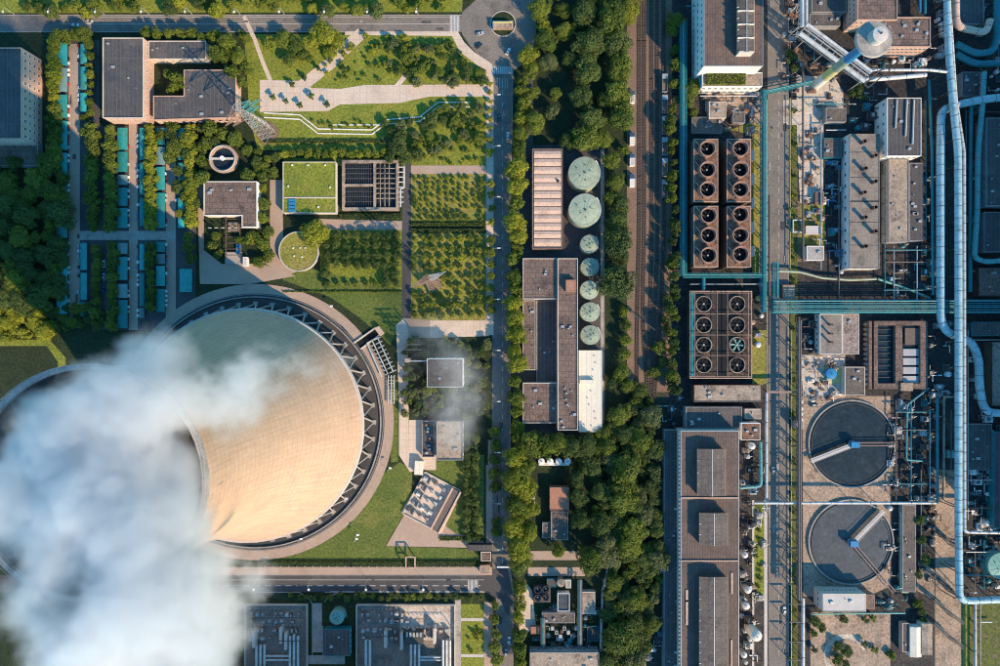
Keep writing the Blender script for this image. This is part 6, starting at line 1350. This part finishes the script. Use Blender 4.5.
clutter(915,410,938,500,24,27,'left of the brown road strip',2.6,('steel_dark','steel','rust','concrete')); clutter(916,505,934,600,20,28,'among scrub left of the brown road',2.2,('rust','steel_dark','concrete'))
# bottom right
t = block('long_office','long pale roofed building below the grey settling basin',(823,594,866,611.5),12,'wall_cream','concrete_pale',.4,vents=3,wins=(('N',10,1,1.4,1.5),('W',3,1,1.4,1.5))); block('long_office','small brown end room of the long pale building',(867,595,875,609),9,'wall_brick','roof_brown',.3); pipe('teal grey pipe along the head of the sandy yard',[(812,614,3),(905,613,3)],.5,'tank_teal',sup=10)
gable('white_house','white ridged metal roofed house beside the brown road',(910,627,921.5,657),5,.8,'wall_white','roof_pale',axis='y'); gable('white_house','cream stepped roof house joined to the white ridged house',(921.8,623.5,932.5,655),5.5,.5,'wall_cream','roof_tan',axis='y'); block('white_house','dark roofed lean-to left of the white ridged house',(902.5,623.5,909.5,652),4,'wall_pink','roof_dark',.4,vents=1)
for i,(a,b) in enumerate(((945,610),(951,625),(957,642),(966,650))): t = thing('pole','slender steel pole beside the brown road, %s from the top' % nth(i+1),'pole',P(a,b),'poles beside the brown road'); MB().beam(P(a,b,0),P(a,b,10),.22).build('shaft','steel_dark',t); MB().beam(P(a-2,b,9.2),P(a+2,b,9.2),.2).build('cross_arm','steel_dark',t)
pipe('purple grey pipe running down the bottom right lawn',[(975,600,4),(975.5,740,4)],.8,'steel',sup=9,bands=12); pipe('brown pipe beside the purple grey pipe',[(980,604,4),(980,740,4)],.5,'roof_tan',sup=9); pipe('short pale pipe stub on the bottom right lawn',[(980,622,2),(992,622,2)],.4,'pipe_white',sup=0)
for i in range(6):
    rack('steel cable rack slanting over the brown road, %s from the top' % nth(i+1),(934,528+i*24),(964,552+i*24),2.4,8,[(-.4,.16,'steel_dark',.1),(.4,.16,'steel_dark',.1)],'steel_dark',frame='steel_dark',name='cable_rack',cat='cable rack',group='cable racks over the brown road') if i in (0,2,3,4) else None
# right edge blocks
block('edge_block','dark flat roof at the right edge beside the blue green duct',(986,118,1060,206),9,'wall_grey','roof_dark',.6,vents=14,wins=(('W',9,2,1.4,1.5),)); block('edge_block','dark recessed roof at the right edge above the teal bridge',(984,212,1060,252),6,'wall_grey','roof_dark',.5,vents=8); block('edge_block','rusty machine roof at the right edge just above the teal bridge',(979,268,1060,296),6,'wood_brown','roof_brown',.4,vents=14)
clutter(986,60,1000,92,10,30,'by the bend of the teal ducts',3,('steel','teal','white')); block('edge_block','shaded dark roof under the top right duct bends',(962,72,980,96),5,'wall_grey','roof_dark',.4,vents=6); block('edge_block','very dark roof right of the brown duct at the top edge',(960,-50,984,24),6,'wall_grey','roof_dark',.4,vents=6)
block('edge_block','dark roof below the teal bridge at the right edge',(972,322,1060,336),5,'teal','roof_dark',.3,vents=4); block('edge_block','rusty gravel roof beside the bent white duct',(992,342,1060,406),7,'wood_brown','roof_gravel',.4,vents=8); block('edge_block','teal edged dark roof below the duct bend',(994,432,1060,528),6,'teal','roof_dark',.3,vents=8); block('edge_block','dark roof between silver duct and teal edged roof',(968,424,992,470),4,'wall_grey','roof_dark',.3,vents=8)
clutter(968,470,994,530,26,31,'right of the slim white duct',2.6,('steel','steel_dark','white','rust')); clutter(968,540,1000,594,34,32,'inside the duct corner',3,('steel','white','rust','teal','steel_dark'))
tank(1001,566,13,7,'large dark teal round tank cut by the right edge',m='tank_teal',dome=.08)
t = thing('spiral_conveyor','pale zigzag coil of pipe beside the slim white duct','pipe',P(988,520)); smooth_angle(MB().tube([P(980+k*1.3,(517 if k % 2 else 524)+k*.3,2) for k in range(16)],.25,6).build('coil','pipe_white',t),50); MB().pbox(980,519.5,1000,527,0,1).build('coil_base','concrete',t)

# more pipework on the shaded ground of the works
for i,(a,y0_,y1_) in enumerate(sorted(((814,2,60),(821,120,270),(839,165,300),(885,165,296),(894,246,300),(917,246,300),(926,100,240),(966,110,296),(968,330,520),(951,410,470),(896,400,500),(911,400,500),(921,470,560),(930,410,500),(984,540,590),(975,540,590),(993,430,526)))):
    pipe('slim %s pipe running straight down the works, %s from the left' % (('teal','grey','brown')[i % 3], nth(i+1)),[(a,y0_,4),(a,y1_,4)],.34,('teal','steel','pipe_brown')[i % 3],sup=9,group='slim straight pipes of the works')
for i,(yy,x0_,x1_) in enumerate(sorted((c_,a_,b_) for a_,b_,c_ in ((886,935,250),(886,935,262),(884,935,290),(966,1000,112),(966,1000,300),(966,1000,340),(896,935,412),(896,935,430),(896,936,484),(966,1000,480),(966,1000,508),(966,1000,552),(966,1000,575),(806,846,104),(826,846,130),(700,760,96),(690,764,284)))):
    pipe('slim crosswise %s pipe in the works, %s counted down the picture' % (('grey','teal','brown')[i % 3], nth(i+1)),[(x0_,yy,5),(x1_,yy,5)],.32,('steel','teal','pipe_brown')[i % 3],sup=9,group='slim crosswise pipes of the works')
clutter(884,100,886,240,6,60,'in the gap beside the tan shed',3,('steel_dark','steel')); clutter(966,100,984,292,26,61,'between the big ducts and the edge',3.2,('steel_dark','teal','steel')); clutter(960,0,1000,96,18,62,'under the teal duct bends',3.2,('steel_dark','teal','steel'))
clutter(935,0,945,16,4,63,'at the top beside the silver duct',3); clutter(806,0,812,60,8,64,'under the straight white gallery',3,('steel_dark','steel')); clutter(840,56,935,68,16,65,'above the white pipes',3,('steel_dark','steel','teal','white')); clutter(850,84,880,130,16,66,'on the shaded ground by the curved roof',3,('steel_dark','teal','steel'))
clutter(756,506,764,600,10,67,'in the planted strip',2,('steel','concrete')); clutter(664,394,690,428,10,68,'above the side aisle',3,('steel_dark','steel'))

clutter(533,604,600,650,40,70,'in the dark bottom yard',2.6,('steel','steel_dark','teal','concrete','rust')); clutter(895,400,936,500,30,71,'in the lane left of the tan elbow pipe',3,('steel_dark','steel_dark','steel','teal','rust')); clutter(966,410,1000,530,24,72,'on the dark strip right of the silver duct',2.6,('steel_dark','steel','white','teal')); clutter(884,498,902,586,14,73,'beside the grey basin rim',2,('rust','steel','concrete'))
clutter(742,96,762,134,12,74,'beside the upper right fan deck',2.2,('bare','steel','rust','concrete')); clutter(806,200,824,246,14,75,'around the small pale huts',1.8,('rust','white','steel','wood_brown'))
# ------------------------------------------------------------------ steam: one body of even-lit vapour with a procedural density, drifting from the tower mouth
def steam(name, label, lo, hi, res, puffs, nscale, dens, thr, seed, width=.16, fine=.5, env=(.40,-.24)):
    """a Volume Cube whose density is soft blobs (x,y,z,radius,weight) broken up by noise"""
    ng = bpy.data.node_groups.new(name, 'GeometryNodeTree')
    ng.interface.new_socket('Geometry', in_out='OUTPUT', socket_type='NodeSocketGeometry')
    N = ng.nodes; L = ng.links
    out = N.new('NodeGroupOutput'); vc = N.new('GeometryNodeVolumeCube')
    vc.inputs['Min'].default_value = lo; vc.inputs['Max'].default_value = hi
    for i, k in enumerate(('Resolution X','Resolution Y','Resolution Z')): vc.inputs[k].default_value = res[i]
    pos = N.new('GeometryNodeInputPosition')
    nw = N.new('ShaderNodeTexNoise'); nw.inputs['Scale'].default_value = nscale*.6; nw.inputs['Detail'].default_value = 2
    so = N.new('ShaderNodeVectorMath'); so.operation = 'ADD'; so.inputs[1].default_value = (seed*31.7, seed*17.3, seed*9.1); L.new(pos.outputs[0], so.inputs[0])
    L.new(so.outputs[0], nw.inputs['Vector'])
    sb = N.new('ShaderNodeVectorMath'); sb.operation = 'SUBTRACT'; sb.inputs[1].default_value = (.5,.5,.5); L.new(nw.outputs['Color'], sb.inputs[0])
    sc = N.new('ShaderNodeVectorMath'); sc.operation = 'SCALE'; sc.inputs['Scale'].default_value = 34.0*(0.02/nscale); L.new(sb.outputs[0], sc.inputs[0])
    wp = N.new('ShaderNodeVectorMath'); wp.operation = 'ADD'; L.new(pos.outputs[0], wp.inputs[0]); L.new(sc.outputs[0], wp.inputs[1])
    tot = None
    for (x, y, z, r, w) in puffs:
        d = N.new('ShaderNodeVectorMath'); d.operation = 'DISTANCE'; d.inputs[1].default_value = (x,y,z); L.new(wp.outputs[0], d.inputs[0])
        m = N.new('ShaderNodeMapRange'); m.interpolation_type = 'SMOOTHSTEP'; m.inputs[1].default_value = r; m.inputs[2].default_value = 0; m.inputs[3].default_value = 0; m.inputs[4].default_value = w
        L.new(d.outputs['Value'], m.inputs[0])
        if tot is None: tot = m.outputs[0]
        else:
            a = N.new('ShaderNodeMath'); a.operation = 'ADD'; L.new(tot, a.inputs[0]); L.new(m.outputs[0], a.inputs[1]); tot = a.outputs[0]
    cl = N.new('ShaderNodeMath'); cl.operation = 'MINIMUM'; cl.inputs[1].default_value = 1.0; L.new(tot, cl.inputs[0])
    def nz(scale, det, rough, lac=2.0):
        q = N.new('ShaderNodeTexNoise'); q.inputs['Scale'].default_value = scale; q.inputs['Detail'].default_value = det; q.inputs['Roughness'].default_value = rough; q.inputs['Lacunarity'].default_value = lac
        q.inputs['Distortion'].default_value = .25; L.new(so.outputs[0], q.inputs['Vector']); return q.outputs[0]
    na, nb = nz(nscale, 3, .5), nz(nscale*2.7, 6, .68)
    mb_ = N.new('ShaderNodeMath'); mb_.operation = 'MULTIPLY'; mb_.inputs[1].default_value = fine; L.new(nb, mb_.inputs[0])
    n = N.new('ShaderNodeMath'); n.operation = 'MULTIPLY_ADD'; n.inputs[1].default_value = 1-fine; L.new(na, n.inputs[0]); L.new(mb_.outputs[0], n.inputs[2])
    r = N.new('ShaderNodeMapRange'); r.inputs[1].default_value = thr; r.inputs[2].default_value = thr+width; r.inputs[3].default_value = 0; r.inputs[4].default_value = 1
    # envelope lowers the threshold towards the heart of the plume
    e = N.new('ShaderNodeMath'); e.operation = 'MULTIPLY_ADD'; e.inputs[1].default_value = env[0]; e.inputs[2].default_value = env[1]; L.new(cl.outputs[0], e.inputs[0])
    ne = N.new('ShaderNodeMath'); ne.operation = 'ADD'; L.new(n.outputs[0], ne.inputs[0]); L.new(e.outputs[0], ne.inputs[1])
    L.new(ne.outputs[0], r.inputs[0])
    mu = N.new('ShaderNodeMath'); mu.operation = 'MULTIPLY'; L.new(r.outputs[0], mu.inputs[0]); L.new(cl.outputs[0], mu.inputs[1])
    md = N.new('ShaderNodeMath'); md.operation = 'MULTIPLY'; md.inputs[1].default_value = dens; L.new(mu.outputs[0], md.inputs[0])
    L.new(md.outputs[0], vc.inputs['Density'])
    sm = N.new('GeometryNodeSetMaterial'); L.new(vc.outputs[0], sm.inputs[0])
    vm = bpy.data.materials.new(name+'_vapour'); vm.use_nodes = True
    vm.node_tree.nodes.clear(); VN = vm.node_tree.nodes; VL = vm.node_tree.links
    vo = VN.new('ShaderNodeOutputMaterial'); pv = VN.new('ShaderNodeVolumePrincipled')
    pv.inputs['Color'].default_value = (.992,.992,.992,1); pv.inputs['Density'].default_value = 1.0; pv.inputs['Density Attribute'].default_value = 'density'
    pv.inputs['Anisotropy'].default_value = 0.2
    VL.new(pv.outputs[0], vo.inputs['Volume'])
    sm.inputs['Material'].default_value = vm
    L.new(sm.outputs[0], out.inputs[0])
    me = bpy.data.meshes.new(name); o = bpy.data.objects.new(name, me); col.objects.link(o)
    me.materials.append(vm)
    md_ = o.modifiers.new('vapour', 'NODES'); md_.node_group = ng
    o['kind'] = 'stuff'; o['label'] = label; return o
def pf(px, py, z, rpx, w):            # puff seen at a pixel, standing at height z, radius in pixels as seen
    p = P(px, py, z); return (p.x, p.y, p.z, rpx*S*(1-z/H), w)
puffs = [pf(110,490,150,80,1.0), pf(60,470,152,72,.95), pf(130,500,152,75,1.1), pf(88,478,164,110,.95), pf(95,525,178,90,.95), pf(155,560,180,80,1.15), pf(185,615,184,70,1.05), pf(120,635,186,86,1.15), pf(40,600,182,70,.8),
         pf(45,430,168,72,.85), pf(105,386,168,70,.9), pf(150,412,168,78,.82), pf(215,388,164,74,.54), pf(272,366,158,66,.46), pf(70,680,184,84,1.0), pf(190,680,184,64,.95), pf(165,500,172,70,1.05),
         pf(-10,520,172,84,.8), pf(140,455,166,70,.9), pf(210,565,165,60,.8), pf(250,578,140,56,.68), pf(160,350,160,52,.82), pf(325,356,148,58,.44), pf(225,625,168,60,.78), pf(245,430,156,66,.45)]
st = steam('steam', 'white steam billowing from the cooling tower and drifting over the lower corner', (-250,-165,112), (-55,45,212), (260,280,130), puffs, .048, .15, .43, 1, .15, .66, (.40,-.22))
puffs2 = [pf(440,345,32,66,.85), pf(470,395,32,58,.8), pf(435,425,32,54,.75), pf(385,375,30,55,.45), pf(470,440,30,44,.6)]
st2 = steam('steam', 'thin grey wisp of steam hanging over the small garden building', (-115,-85,18), (15,32,48), (145,130,32), puffs2, .055, .036, .46, 2, .24)
